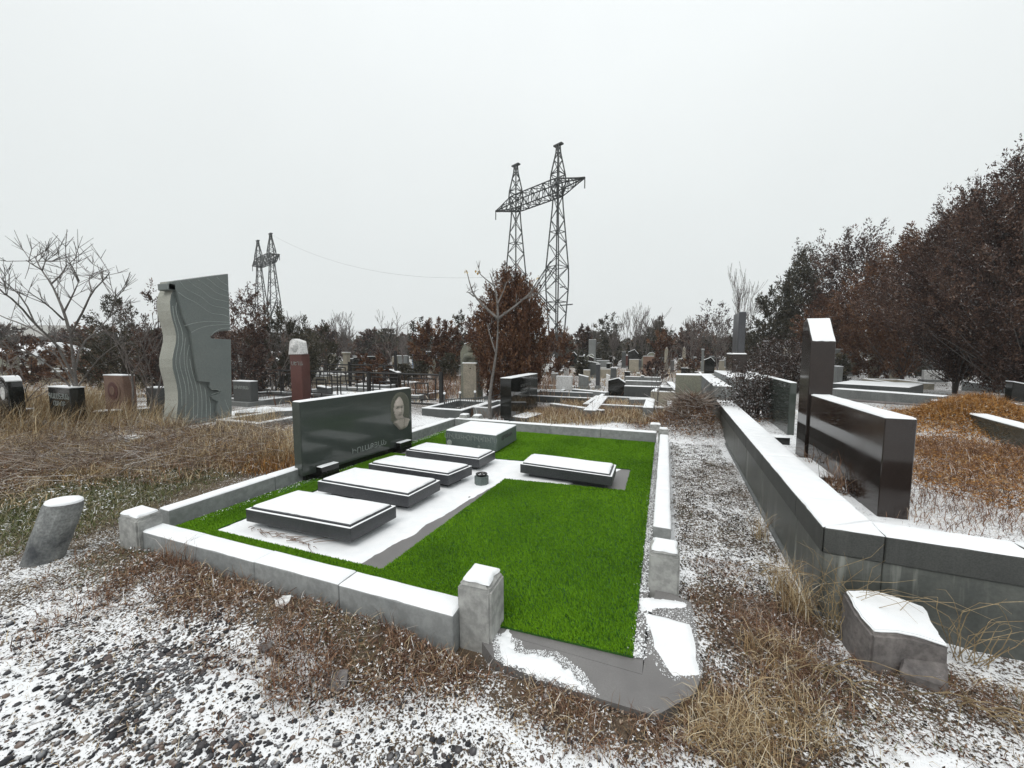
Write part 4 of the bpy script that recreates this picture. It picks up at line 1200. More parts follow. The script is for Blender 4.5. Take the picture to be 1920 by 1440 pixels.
# ---- long kerbs and low walls
bar(172, 773, 292, 765, .26, .25, 'dark green granite kerb running left of the carved face stele', 'green', z=.06)
bar(0, 771, 62, 767, .25, .2, 'snow topped kerb in the grass at the far left edge', 'grey', z=.06)
bar(1170, 724, 1262, 727, .42, .22, 'long dark low wall with snow right of the broad black headstone', 'dgrey')
bar(1172, 714, 1240, 716, .35, .2, 'pale low kerb behind the long dark low wall', 'grey')
bar(1172, 706, 1238, 708, .35, .2, 'farther pale low kerb parallel to the long dark wall', 'grey')
bar(1268, 703, 1316, 704, .62, .5, 'large brownish block wall with snowy top left of the far wall', 'relief')
bar(1072, 730, 1136, 736, .25, .18, 'snowy pale kerb below the tilted grey slab', 'grey')
bar(1030, 757, 1128, 770, .18, .15, 'kerb running to the left in the dry grass behind the back kerb', 'grey')
bar(1118, 770, 1140, 744, .20, .3, 'short white snow covered slab edge pointing away in the middle', 'grey')
bar(1182, 749, 1228, 749, .22, .14, 'low kerb at the top of a snow filled grave in the middle', 'grey')
bar(1225, 765, 1228, 749, .22, .22, 'grey end stone of the snow filled grave in the middle', 'grey')
bar(1250, 716, 1264, 731, .2, .2, 'short snow covered kerb slanting beside the brownish block wall', 'grey')
bar(1100, 694, 1080, 693, .25, .8, 'black base slab with snow under the pair of dark steles', 'black')
bar(1560, 729, 1768, 744, .32, .35, 'grey concrete kerb along the snow terrace right of the dark headstones', 'grey', z=.22)
bar(1560, 719, 1705, 727, .42, 1.8, 'flat dark tomb slab with thick snow behind the grey concrete kerb', 'dgrey', z=.2)
bar(1766, 754, 1918, 759, .42, .3, 'grey kerb under the biggest brown tree', 'grey', z=.25)
bar(1812, 775, 1960, 815, .30, .22, 'dark green kerb with snow running into the right edge', 'green', z=.3)
bar(1568, 748, 1770, 762, .12, .25, 'rough rubble footing below the grey concrete kerb', 'rock', z=.22, snow=0)

# ---- kerb frames
for (u, v, w, d, mt, lb) in ((1180, 765, 2.2, 2.0, 'grey', 'snow filled grave kerb in the middle behind the dry grass'), (1060, 750, 2.4, 1.6, 'dgrey', 'dark grave kerb behind the black lettered headstone'), (1020, 735, 2.0, 2.0, 'grey', 'grave kerb left of the tilted grey slab'),
                          (1280, 745, 1.6, 1.6, 'grey', 'half buried grave kerb beside the debris heap'), (640, 742, 2.6, 2.2, 'grey', 'snowy grave kerb seen through the black fence'), (760, 745, 2.2, 1.6, 'grey', 'snowy grave kerb behind the fence corner'),
                          (500, 752, 2.2, 2.0, 'grey', 'grave kerb left of the red pedestal behind the fence')):
    x, y, z = at(u, v); kerb_frame(x, y, w, d, lb, .18, mat=mt)

# ---- blue framed shelter
x, y, z = at(787, 700); zt_ = ztop(x, y, 659); w = 36 / F_PX * depth_of(x, y)
t = thing('shelter', 'small pale blue framed grave shelter with a flat snowy roof', 'shelter', (x, y, z))
for sx2 in (-1, 1):
    for sy2 in (0, 1):
        MB().box(x + sx2 * w * .42, y + sy2 * 1.2, z - .1, .07, .07, zt_ - z).build('post', M['blue'], t)
    MB().box(x + sx2 * w * .30, y, z, .05, .05, zt_ - z - .1).build('post', M['blue'], t)
MB().box(x - w * .36, y + .02, z + (zt_ - z) * .45, w * .1, .03, .07).build('rail', M['blue'], t)
MB().box(x, y + .6, zt_ - .1, w, 1.6, .08).build('roof', M['grey'], t); snow_on(rrect(x, y + .6, w, 1.6, 0), zt_ - .02, .05, t, res=.3)

# ---- iron fences
def rails_fence(x0, y0, x1, y1, ztop_, label, posts, pattern=True, h=1.0, name='iron_fence', pw=.085):
    t = thing(name, label, 'fence', (x0, y0, 0))
    L_ = math.hypot(x1 - x0, y1 - y0); dx, dy = (x1 - x0) / L_, (y1 - y0) / L_; ya = math.atan2(dy, dx)
    P = lambda s: (x0 + dx * s, y0 + dy * s)
    for s, ex in posts:
        px_, py_ = P(s * L_); MB().box(px_, py_, -.1, pw, pw, ztop_ + .12 + ex, ya).build('post', M['iron'], t)
    def rl(s0, s1, z, th_=.026):
        a_, b_ = P(s0), P(s1); MB().tube([(a_[0], a_[1], z), (b_[0], b_[1], z)], th_, 4).build('rail', M['iron'], t)
    def vt_(s, z0_, z1_): a_ = P(s); MB().tube([(a_[0], a_[1], z0_), (a_[0], a_[1], z1_)], .018, 4).build('bar', M['iron'], t)
    rl(0, L_, ztop_); rl(0, L_, ztop_ - h)
    if pattern:
        n_ = max(1, round(L_ / 1.15)); pwid = L_ / n_
        for i in range(n_):
            s0 = i * pwid
            for (m_, zt2_, zb2_) in ((.14, .14, .16), (.34, .30, .34)):
                a_, b_ = s0 + pwid * m_, s0 + pwid * (1 - m_)
                rl(a_, b_, ztop_ - h * zt2_, .018); rl(a_, b_, ztop_ - h * (1 - zb2_), .018)
                vt_(a_, ztop_ - h * (1 - zb2_), ztop_ - h * zt2_); vt_(b_, ztop_ - h * (1 - zb2_), ztop_ - h * zt2_)
            vt_(s0 + pwid * .5, ztop_ - h * .14, ztop_); vt_(s0 + pwid * .5, ztop_ - h, ztop_ - h * .84)
            vt_(s0 + pwid * .04, ztop_ - h, ztop_)
            rl(s0, s0 + pwid * .14, ztop_ - h * .5, .01); rl(s0 + pwid * .86, s0 + pwid, ztop_ - h * .5, .01)
    return t
e1 = U(828, 772, 0); zf1 = ztop(*e1, 703)
e0 = (x_on(e1[1] + .25, 432, .8), e1[1] + .25)
LF = e1[0] - e0[0]
fx = lambda u: (x_on(e1[1] + .1, u, .7) - e0[0]) / LF
rails_fence(*e0, *e1, zf1, 'long black iron fence of nested rectangles behind the green headstone', [(fx(558), 0), (fx(693), .02), (1, .06), (0.01, 0)], h=zf1 - .18)
e2 = (x_on(e1[1] + 3.6, 436, .8), e1[1] + 3.6); e3 = (x_on(e1[1] + 3.6, 742, .8), e1[1] + 3.6)
rails_fence(*e2, *e3, 1.02, 'second black iron fence running behind the first one', [(0, 0), (.45, 0), (fx(718) * .98, .1), (1, .55)], h=.8)
# low picket fence by the relief stele
t = thing('picket_fence', 'low grey iron picket fence with ball finials below the relief bust stele', 'fence', (*U(850, 775, 0), 0))
pa, pb = U(834, 776, 0), U(918, 770, 0)
for i in range(25):
    px_, py_ = lerp2(pa, pb, i / 24); hh_ = .42 if i % 8 else .55
    MB().tube([(px_, py_, -.05), (px_, py_, hh_ * .9)], .008 if i % 8 else .02, 4).build('picket', M['dgrey'], t)
    if i % 8 == 0:
        bmm = bmesh.new(); bmesh.ops.create_icosphere(bmm, subdivisions=2, radius=.035, matrix=Matrix.Translation((px_ - OFF[t][0], py_ - OFF[t][1], hh_ * .9 + .03)))
        me = bpy.data.meshes.new('finial'); bmm.to_mesh(me); bmm.free(); me.materials.append(M['snow']); link(bpy.data.objects.new('finial', me), t)
for zz_ in (.12, .36): MB().tube([(*pa, zz_), (*pb, zz_)], .014, 4).build('rail', M['dgrey'], t)
pc = (pa[0] + .1, pa[1] + 2.2)
for zz_ in (.12, .36): MB().tube([(pb[0], pb[1], zz_), (pb[0] - .1, pb[1] + 2.2, zz_)], .014, 4).build('rail', M['dgrey'], t)

LAND = [(0, 'behind the black round topped headstone'), (90, 'behind the black lettered stone in the grass'), (190, 'behind the brown tuff headstone'), (270, 'behind the carved face stele'), (440, 'left of the red pedestal'), (540, 'behind the red pedestal'), (600, 'right of the red pedestal'),
        (680, 'behind the fence middle'), (760, 'near the blue shelter'), (830, 'beside the relief bust stele'), (900, 'behind the conical thuja'), (990, 'by the nearer pylon foot'), (1070, 'around the tall pale pillar'), (1135, 'behind the broad black boulder stone'), (1200, 'near the red brown bush'),
        (1270, 'above the brownish block wall'), (1340, 'behind the tall stele on its pedestal'), (1420, 'behind the dark evergreen bush'), (1530, 'under the brown trees by the slanting stele'), (1640, 'between the big brown trees'), (1780, 'under the biggest brown tree'), (1870, 'at the right edge of the graves')]
FARLOG = []
def far_label(o, look, x, y):
    p = np.array([x, y, -CAM_H]); a_ = float(p @ FW); u_ = 960 + F_PX * float(p @ RT) / a_
    ln = [t_ for b_, t_ in LAND if b_ <= max(0, u_)][-1]
    dz = 'near' if a_ < 20 else ('middle' if a_ < 30 else ('far' if a_ < 41 else 'farthest'))
    FARLOG.append((o, look, dz, ln, u_))
def far_labels_done(noun):
    by = {}
    for r_ in FARLOG: by.setdefault((r_[1], r_[2], r_[3]), []).append(r_)
    for (look, dz, ln), rs in by.items():
        rs.sort(key=lambda r_: r_[4]); k = len(rs)
        nm = {1: [''], 2: ['left ', 'right '], 3: ['leftmost ', 'middle ', 'rightmost ']}.get(k) or ['leftmost '] + [('second ', 'third ', 'fourth ', 'fifth ', 'sixth ', 'seventh ')[min(i, 5)] for i in range(k - 2)] + ['rightmost ']
        for q_, r_ in zip(nm, rs): r_[0]['label'] = f"{q_}{look}, {dz} rows, {ln}"
    FARLOG.clear()

# ---- far rows of graves: prototypes copied over a loose grid
protos = []
PL = [('grey', 'slab', .7, .95, 'plain grey upright slab'), ('tuff', 'slab', .4, 1.35, 'slim tan upright stone'), ('black', 'slab', .65, .9, 'black upright slab'),
      ('dgrey', 'slant', .75, .8, 'dark slant topped stone'), ('brown', 'arch', .6, 1.0, 'brown round topped stone'), ('tuff', 'obelisk', .32, 1.5, 'tan obelisk'),
      ('relief', 'rough', .6, 1.1, 'rough weathered stone'), ('grey', 'pillar', .3, 1.2, 'grey capped pillar'), ('black', 'peak', .6, 1.1, 'black peaked stone'),
      ('red', 'slab', .6, .9, 'reddish slab'), ('marble', 'slab', .5, .7, 'white marble slab')]
spots = []
for gx_ in range(-40, 30):
    for gy_ in range(5, 26):
        x = gx_ * 2.0 + random.uniform(-.6, .6) + (gy_ % 2) * .8; y = gy_ * 2.3 + random.uniform(-.5, .5)
        p = np.array([x, y, -CAM_H]); a_ = p @ FW
        if a_ < 11.5 or a_ > 52: continue
        u_ = 960 + F_PX * (p @ RT) / a_
        if u_ < -60 or u_ > 1980: continue
        if any(math.dist((x, y), q_) < 1.5 for q_ in TAKEN): continue
        if a_ < 12.5 and 620 < u_ < 1420: continue
        if a_ < 20 and random.random() < .35: continue
        if y < 13 and -9 < x < 1: continue
        if 1 < x < 12 and y < 17: continue
        spots.append((x, y, a_, u_))
random.shuffle(spots)
NS = 0
for i, (x, y, a_, u_) in enumerate(spots):
    z = float(gz(x, y)); r_ = random.random()
    if r_ < .50 and NS < 285:
        j = int(random.choice([0, 0, 0, 1, 1, 2, 2, 3, 3, 4, 5, 6, 6, 7, 8, 9, 10]))
        yaw_ = random.choice([0, 0, math.pi / 2]) + random.uniform(-.15, .15); NS += 1
        while len(protos) < len(PL): protos.append(None)
        if protos[j] is None:
            mt, kd, w, h, lb = PL[j]
            t, _ = gstone(0, 0, 0, 0, mt, kd, lb, .2, pos=(x, y, z), dims=(w, h), group='gravestones of the far rows', yaw=0.0)
            protos[j] = t; far_label(t, PL[j][4], x, y)
        else:
            s_ = random.uniform(.75, 1.3)
            far_label(copy_tree(protos[j], loc=(x, y, z), yaw=yaw_, sc=(s_, s_, s_ * random.uniform(.8, 1.25))), PL[j][4], x, y)
far_labels_done('rows of graves')
KL = ('low grey kerb', 'dark broad kerb', 'narrow pale kerb')
kp = []
for i, (x, y, a_, u_) in enumerate(spots[::3]):
    z = float(gz(x, y))
    if a_ > 36 or i > 170: continue
    j = i % 3
    if len(kp) <= j:
        kp.append(kerb_frame(x, y - .9, (1.6, 2.2, 1.2)[j], (2.0, 1.9, 2.2)[j], ('low grey snow filled kerb among the far graves', 'dark broad snow filled kerb among the far graves', 'narrow pale kerb among the far graves')[j], (.2, .28, .35)[j], mat=('grey', 'dgrey', 'tuff')[j], group='kerbs of the far rows')); far_label(kp[-1], KL[j], x, y)
    else:
        far_label(copy_tree(kp[j], loc=(x, y - .9, z), yaw=random.uniform(-.12, .12), sc=(1, 1, random.uniform(.8, 1.5))), KL[j], x, y)

far_labels_done('rows of kerbs')
# ---- houses and shelters at the edge of the cemetery
def building(u0, u1, v_eave, v_ridge, dist, depth, label, mat, roofm, win=0, name='house'):
    a_, b_ = ray(u0, dist), ray(u1, dist)
    L_ = math.dist(a_, b_); cx2, cy2 = lerp2(a_, b_, .5); z = -.3
    ze = ztop(*a_, v_eave); zr_ = ztop(*a_, v_ridge)
    ya = math.atan2(b_[1] - a_[1], b_[0] - a_[0]); nx2, ny2 = -math.sin(ya), math.cos(ya)
    cx2 += nx2 * depth / 2; cy2 += ny2 * depth / 2
    t = thing(name, label, 'house', (cx2, cy2, z))
    MB().box(cx2, cy2, z, L_, depth, ze - z, ya).build('wall', M[mat], t)
    c, q_ = math.cos(ya), math.sin(ya)
    G = lambda px_, py_, pz_: (cx2 + px_ * c - py_ * q_, cy2 + px_ * q_ + py_ * c, pz_)
    l2, d2 = L_ / 2 + .3, depth / 2 + .4
    V = [G(-l2, -d2, ze), G(l2, -d2, ze), G(l2, d2, ze), G(-l2, d2, ze), G(-l2 * .7, 0, zr_), G(l2 * .7, 0, zr_)]
    MB().add(V, [(0, 3, 2, 1), (0, 1, 5, 4), (1, 2, 5), (2, 3, 4, 5), (3, 0, 4)]).build('roof', M[roofm], t)
    for i in range(win):
        px_ = -L_ / 2 + L_ * (i + .5) / win
        w_ = MB().prism([G(px_ - .5, -depth / 2 - .05, 0)[:2], G(px_ + .5, -depth / 2 - .05, 0)[:2], G(px_ + .5, -depth / 2 + .02, 0)[:2], G(px_ - .5, -depth / 2 + .02, 0)[:2]], ze - 1.9, ze - .8).build('window', M['dgrey'], t)
building(-60, 34, 668, 640, 34, 8, 'long pale building with a snowy roof at the far left edge', 'house', 'snow', 4)
building(-120, 62, 640, 604, 120, 30, 'large hall with a pale wide roof behind the far left trees', 'house', 'house', 6)
building(586, 604, 648, 634, 70, 7, 'small far house with a red roof behind the marble head', 'house', 'redroof', 1)
building(1055, 1075, 650, 643, 110, 12, 'far pale house left of the round ball tree', 'house', 'snow', 2)
building(690, 712, 655, 648, 95, 9, 'far low house with snowy roof behind the column', 'house', 'snow', 2)
# boundary wall far on the left
a_, b_ = ray(-80, 26), ray(30, 24)
t = thing('boundary_wall', 'plain grey boundary wall at the far left below the pale building', 'stone wall', (*a_, 0))
dx, dy = b_[0] - a_[0], b_[1] - a_[1]; L_ = math.hypot(dx, dy); nx2, ny2 = -dy / L_ * .25, dx / L_ * .25
MB().prism([a_, b_, (b_[0] + nx2, b_[1] + ny2), (a_[0] + nx2, a_[1] + ny2)], -.3, ztop(*a_, 662)).build('wall', M['relief'], t)
snow_on([a_, b_, (b_[0] + nx2, b_[1] + ny2), (a_[0] + nx2, a_[1] + ny2)], ztop(*a_, 662), .04, t, res=.4)

# ================================================================== PYLONS
PH = (ztop(*(lambda f, r: (float(f[0] * 36.2 + r[0] * (1045 - 960) / F_PX * 36.2), float(f[1] * 36.2 + r[1] * (1045 - 960) / F_PX * 36.2)))(FW[:2] / np.linalg.norm(FW[:2]), RT[:2]), 273), ztop(*(lambda f, r: (float(f[0] * 36.2 + r[0] * (1045 - 960) / F_PX * 36.2), float(f[1] * 36.2 + r[1] * (1045 - 960) / F_PX * 36.2)))(FW[:2] / np.linalg.norm(FW[:2]), RT[:2]), 350))
def pylon(pl_, pr_, label, wired=False):
    """portal tower: two lattice masts, a crossarm and a crossed stay between them"""
    cx2, cy2 = (pl_[0] + pr_[0]) / 2, (pl_[1] + pr_[1]) / 2
    t = thing('pylon', label, 'pylon', (cx2, cy2, 0))
    ux, uy = pr_[0] - pl_[0], pr_[1] - pl_[1]; L_ = math.hypot(ux, uy); ux /= L_; uy /= L_; vx, vy = -uy, ux
    HT, HC = PH
    P = lambda c, s, o, z: (c[0] + ux * s + vx * o, c[1] + uy * s + vy * o, z)
    hw = lambda z: np.interp(z, [0, 2.5, 7.5, 9, HC - .9, HC + .6, HT - .6, HT], [.32, .46, .74, .72, .28, .52, .15, .11])
    def lattice(c, z0, z1, n_, name):
        mb = MB(); zs_ = np.linspace(z0, z1, n_ + 1); Cn = ((-1, -1), (1, -1), (1, 1), (-1, 1))
        for i in range(n_):
            w0, w1 = hw(zs_[i]), hw(zs_[i + 1])
            for k in range(4):
                a2, b2 = Cn[k], Cn[(k + 1) % 4]
                mb.tube([P(c, a2[0] * w0, a2[1] * w0, zs_[i]), P(c, a2[0] * w1, a2[1] * w1, zs_[i + 1])], .070, 4, False)
                if (i + k) % 2: mb.tube([P(c, a2[0] * w0, a2[1] * w0, zs_[i]), P(c, b2[0] * w1, b2[1] * w1, zs_[i + 1])], .040, 3, False)
                else: mb.tube([P(c, b2[0] * w0, b2[1] * w0, zs_[i]), P(c, a2[0] * w1, a2[1] * w1, zs_[i + 1])], .040, 3, False)
                if i % 3 == 0: mb.tube([P(c, a2[0] * w0, a2[1] * w0, zs_[i]), P(c, b2[0] * w0, b2[1] * w0, zs_[i])], .040, 3, False)
        return mb.build(name, M['steel'], t)
    for c in (pl_, pr_):
        lattice(c, -.2, HC - .8, 15, 'mast'); lattice(c, HC - .8, HT, 7, 'mast_top')
        MB().box(c[0], c[1], HT, .9, .35, .12, math.atan2(uy, ux)).build('top_plate', M['steel'], t)
    mb = MB(); n_ = 16; A_, B_ = -.56 * L_, 1.54 * L_
    ss = np.linspace(A_, B_, n_ + 1)
    hh_ = lambda s: .62 * min(1, max(.04, (s - A_) / (-A_)), max(.04, (B_ - s) / (B_ - L_)))
    for i in range(n_):
        s0, s1 = ss[i], ss[i + 1]; h0_, h1_ = hh_(s0), hh_(s1)
        K4 = lambda s, h_: [P(pl_, s, a2 * min(.55, h_), HC - .1 + b2 * h_ * (1 if b2 > 0 else 1) + (.0)) for a2, b2 in ((-1, -1), (1, -1), (1, 1), (-1, 1))]
        q0, q1 = K4(s0, h0_), K4(s1, h1_)
        for k in range(4):
            mb.tube([q0[k], q1[k]], .062, 4, False)
            j = (k + 1) % 4
            mb.tube([q0[k], q1[j]] if (i + k) % 2 else [q0[j], q1[k]], .040, 3, False)
            mb.tube([q0[k], q0[j]], .038, 3, False)
    mb.build('crossarm', M['steel'], t)
    for s_ in (A_, B_, L_ * .5):
        MB().tube([P(pl_, s_, 0, HC - .2), P(pl_, s_, 0, HC - .95)], .05, 5).build('insulator', M['steel'], t)
    for (a0_, za, b0_, zb_) in ((0.4, 9.0, L_ - .4, 5.2), (L_ - .4, 9.6, .4, 5.2)):
        for o in (-.45, .45):
            mb = MB(); mb.tube([P(pl_, a0_, o, za), P(pl_, b0_, o, zb_)], .06, 4, False); mb.tube([P(pl_, a0_, o, za - .45), P(pl_, b0_, o, zb_ - .2)], .045, 4, False)
            for i in range(8):
                f0, f1 = i / 8, (i + 1) / 8
                mb.tube([P(pl_, a0_ + (b0_ - a0_) * f0, o, za + (zb_ - za) * f0), P(pl_, a0_ + (b0_ - a0_) * f1, o, za - .45 + (zb_ - .2 - za + .45) * f1)], .03, 3, False)
            mb.build('cross_stay', M['steel'], t)
    for zz_ in (7.2, 5.6): MB().tube([P(pr_, .6, -.3, zz_), P(pr_, 2.0 if zz_ < 6 else 1.1, -.3, zz_)], .05, 4).build('step_bar', M['steel'], t)
    return t, P(pl_, 0, 0, HC), P(pr_, 0, 0, HT)
def cols(u, dist):
    f = FW[:2] / np.linalg.norm(FW[:2]); r = RT[:2]
    p = f * dist + r * (u - 960) / F_PX * dist
    return (float(p[0]), float(p[1]))
_, w1a, w1b = pylon(cols(967, 40.0), cols(1043, 36.2), 'nearer tall dark lattice portal pylon rising behind the brown conical tree')
_, w2a, w2b = pylon(cols(496, 66.5), cols(520, 62.6), 'farther lattice portal pylon on the left behind the trees')
pts = []
for i in range(41):
    s_ = i / 40; p = Vector(w2b).lerp(Vector(w1a) + Vector((0, 0, -7)), s_); p.z -= 3.0 * 4 * s_ * (1 - s_) * .8; pts.append(p)
t = thing('power_line', 'thin sagging wire strung between the two pylons', 'wire', w2b)
MB().tube(pts, .009, 4).build('wire', M['wire'], t)

# ================================================================== VEGETATION
def unit(v): return v / (np.linalg.norm(v, axis=-1, keepdims=True) + 1e-9)
def rnd_dir(n_):
    return unit(rng.normal(size=(n_, 3)))
def sprays(P, D, size, width, jitter=.42, curl=.0):
    """flat diamond sprays at points P pointing along D"""
    n_ = len(P)
    D = unit(D + rng.normal(size=(n_, 3)) * jitter)
    S = unit(np.cross(D, rnd_dir(n_)))
    L_ = (size * rng.uniform(.6, 1.4, n_))[:, None]; W = (width * rng.uniform(.6, 1.4, n_))[:, None]
    nrm = np.cross(D, S)
    a_ = P; b_ = P + D * L_ * .45 + S * W + nrm * W * .3; c = P + D * L_; d = P + D * L_ * .4 - S * W + nrm * W * .3
    V = np.stack([a_, b_, c, d], 1).reshape(-1, 3)
    I_ = np.arange(n_)[:, None] * 4
    F = np.concatenate([I_ + [0, 1, 2], I_ + [0, 2, 3]], 1).reshape(-1, 3)
    return V, F
def crown_pts(h, R0, prof, n_pl, per, lobe=.35, z0=.0, up=.9, spread=.12, plen=.13, seed=1, ang_bias=None):
    """plumes of foliage filling an irregular crown: returns leaf points, directions, tone"""
    r = np.random.default_rng(seed)
    ts = np.array([p[0] for p in prof]); rs = np.array([p[1] for p in prof])
    t = r.random(n_pl * 4); w_ = np.interp(t, ts, rs); t = t[r.random(len(t)) < (w_ / rs.max()) ** 1.0 + .05][:n_pl]
    n_ = len(t); th = r.uniform(0, 2 * np.pi, n_)
    lob = 1 - lobe + lobe * 2 * vn(th * 1.6 + seed * 3.1, t * 5, 1, seed) * (.6 + .8 * vn(th * 3.4, t * 11, 1, seed + 1))
    rad = np.interp(t, ts, rs) * R0 * lob * (r.random(n_) ** .32)
    base = np.stack([rad * np.cos(th), rad * np.sin(th), z0 + t * h], -1)
    out = np.stack([np.cos(th), np.sin(th), np.zeros(n_)], -1) * (rad / R0)[:, None]
    ax_ = unit(out * 1.0 + np.array([0, 0, up]) + r.normal(size=(n_, 3)) * .25)
    ln = plen * h * r.uniform(.5, 1.5, n_)
    s_ = r.random((n_, per)) ** .8
    pts_ = base[:, None] + ax_[:, None] * (ln[:, None] * s_)[..., None] + r.normal(size=(n_, per, 3)) * (spread * ln[:, None] * (1.15 - s_) * 2.0)[..., None]
    dirs = np.repeat(ax_[:, None], per, 1) + r.normal(size=(n_, per, 3)) * .5
    tone = np.repeat(r.random(n_)[:, None], per, 1) * .55 + r.random((n_, per)) * .45
    return pts_.reshape(-1, 3), dirs.reshape(-1, 3), tone.ravel(), base, ax_
PR = {'cone': [(0, .35), (.08, .8), (.25, 1), (.5, .85), (.75, .52), (.92, .22), (1, .05)],
      'egg': [(0, .4), (.12, .8), (.35, 1), (.65, .92), (.85, .6), (1, .15)],
      'column': [(0, .5), (.1, .8), (.4, 1), (.7, .8), (.9, .4), (1, .05)],
      'vase': [(0, .12), (.15, .3), (.35, .75), (.6, 1), (.8, .85), (.95, .45), (1, .2)],
      'ball': [(0, .3), (.15, .75), (.5, 1), (.85, .75), (1, .25)]}
def tree_mesh(name, label, cat, loc, h, R0, prof, n_pl, per, mat, leaf, lw, clear=0.0, lobe=.35, up=.9, stems=3, seed=1, group=None, spread=.085, plen=.14, trunk_r=.07, bark='darkbark', fan=.55, limbs=0):
    x, y, z = loc
    t = thing(name, label, cat, loc, group)
    P, D, tone, base, ax_ = crown_pts(h * (1 - clear), R0, PR[prof], n_pl, per, lobe, clear * h, up, spread, plen, seed)
    V, F = sprays(P + np.array(loc), D, leaf, lw)
    tag(mesh_np('crown', V, F, M[mat], t, att=np.repeat(np.clip(tone, 0, 1), 2)), kind=None)
    rs_ = random.Random(seed); mb = MB()
    for i in range(stems):
        a_ = 2 * math.pi * i / stems + rs_.uniform(-.4, .4); sp = R0 * fan * (0 if stems == 1 else rs_.uniform(.4, 1.1))
        H = h * rs_.uniform(.6, .88)
        pts = [(x + math.cos(a_) * sp * k ** 1.6 + rs_.uniform(-.03, .03) * h * k * .4, y + math.sin(a_) * sp * k ** 1.6, z - .1 + H * k) for k in (0, .12, .3, .5, .7, 1)]
        tr_ = trunk_r * rs_.uniform(.7, 1)
        mb.tube(pts, [tr_ * 1.25, tr_, tr_ * .8, tr_ * .6, tr_ * .35, tr_ * .12], 6)
        for _ in range(5):
            k = rs_.uniform(.2, .8); i0 = min(4, int(k * 5)); p = Vector(pts[i0]); b2 = rs_.uniform(0, 6.28)
            q_ = p + Vector((math.cos(b2), math.sin(b2), .9)) * h * .16
            mb.tube([p, p.lerp(q_, .5) + Vector((0, 0, -.03)), q_], [tr_ * .45, tr_ * .3, .006], 4, False)
    if limbs:
        lb_ = MB(); ts = np.array([p[0] for p in PR[prof]]); rs2 = np.array([p[1] for p in PR[prof]])
        for _ in range(limbs):
            a2 = rs_.uniform(0, 6.28); k = rs_.uniform(.12, .8); rr2 = R0 * float(np.interp(k, ts, rs2)) * rs_.uniform(.75, 1.02); z1 = z + h * (clear + (1 - clear) * k)
            p1 = Vector((x + math.cos(a2) * rr2, y + math.sin(a2) * rr2, z1)); p0 = Vector((x + math.cos(a2) * R0 * .15, y + math.sin(a2) * R0 * .15, z + (z1 - z) * .35))
            m1 = p0.lerp(p1, .5) + Vector((rs_.uniform(-.2, .2), rs_.uniform(-.2, .2), -.12 * rs_.random()))
            lb_.tube([p0, m1, p1, p1 + (p1 - m1) * .35 + Vector((0, 0, rs_.uniform(-.15, .15)))], [.016, .011, .007, .003], 4, False)
        lb_.build('limbs', M['bark'], t, smooth=True)
    mb.build('trunk', M[bark], t, smooth=True)
    kids(t)
    return t

def bare_mesh(name, label, loc, h, seed, spread=.5, levels=4, n0=4, mat='bark', r0=.05, cat='bare tree', group=None, multi=1, upk=.35, split=(2, 4), twig=.006, lean=(0, 0), height_first=.3, crook=.18, ends=None):
    """leafless tree grown branch by branch"""
    x, y, z = loc
    t = thing(name, label, cat, loc, group); rs_ = random.Random(seed)
    trunk, crown = MB(), MB(); tips = []
    def grow(p, d, L_, r, lv):
        pts, rad = [p], [r]; n_ = 4 if lv < 2 else 3
        for i in range(n_):
            d = (d + Vector((rs_.uniform(-1, 1), rs_.uniform(-1, 1), rs_.uniform(-.5, .9))) * crook + Vector((0, 0, upk * .12))).normalized()
            pts.append(pts[-1] + d * L_ / n_); rad.append(max(twig, r * (1 - .5 * (i + 1) / n_)))
        (trunk if lv == 0 else crown).tube(pts, rad, 6 if lv == 0 else (5 if lv == 1 else 3), False)
        if lv >= levels: tips.append(pts[-1]); return
        nb = rs_.randint(*split) + (n0 - 3 if lv == 0 else 0)
        for i in range(nb):
            k = 1 if i == 0 else rs_.uniform(.35, 1); j = min(n_ - 1, int(k * n_)); q_ = Vector(pts[j]).lerp(Vector(pts[j + 1] if j < n_ else pts[n_]), rs_.random()) if k < 1 else Vector(pts[-1])
            pv_ = d.orthogonal().normalized(); az = rs_.uniform(0, 6.28); pv_ = pv_ * math.cos(az) + d.cross(pv_) * math.sin(az)
            an = spread * rs_.uniform(.5, 1.5)
            nd = (d * math.cos(an) + pv_ * math.sin(an) + Vector((0, 0, upk * .45))).normalized()
            grow(q_, nd, L_ * rs_.uniform(.55, .85), max(twig, rad[-1] * rs_.uniform(.6, .95)), lv + 1)
    for i in range(multi):
        a_ = rs_.uniform(0, 6.28)
        d = Vector((math.cos(a_) * (.35 if multi > 1 else .05) + lean[0], math.sin(a_) * (.35 if multi > 1 else .05) + lean[1], 1)).normalized()
        grow(Vector((x + .05 * math.cos(a_) * multi * .5, y + .05 * math.sin(a_) * multi * .5, z - .05)), d, h * height_first, r0, 0)
    # scale to height
    zs_ = max(v_[2] for v_ in crown.v) - z
    k = h / zs_
    for m_ in (trunk, crown): m_.v = [(x + (v_[0] - x) * k, y + (v_[1] - y) * k, z + (v_[2] - z) * k) for v_ in m_.v]
    trunk.build('trunk', M[mat], t, smooth=True)
    crown.build('crown', M[mat if mat != 'bark' else 'twig'], t)
    kids(t)
    return t, [Vector((x + (p.x - x) * k, y + (p.y - y) * k, z + (p.z - z) * k)) for p in tips]

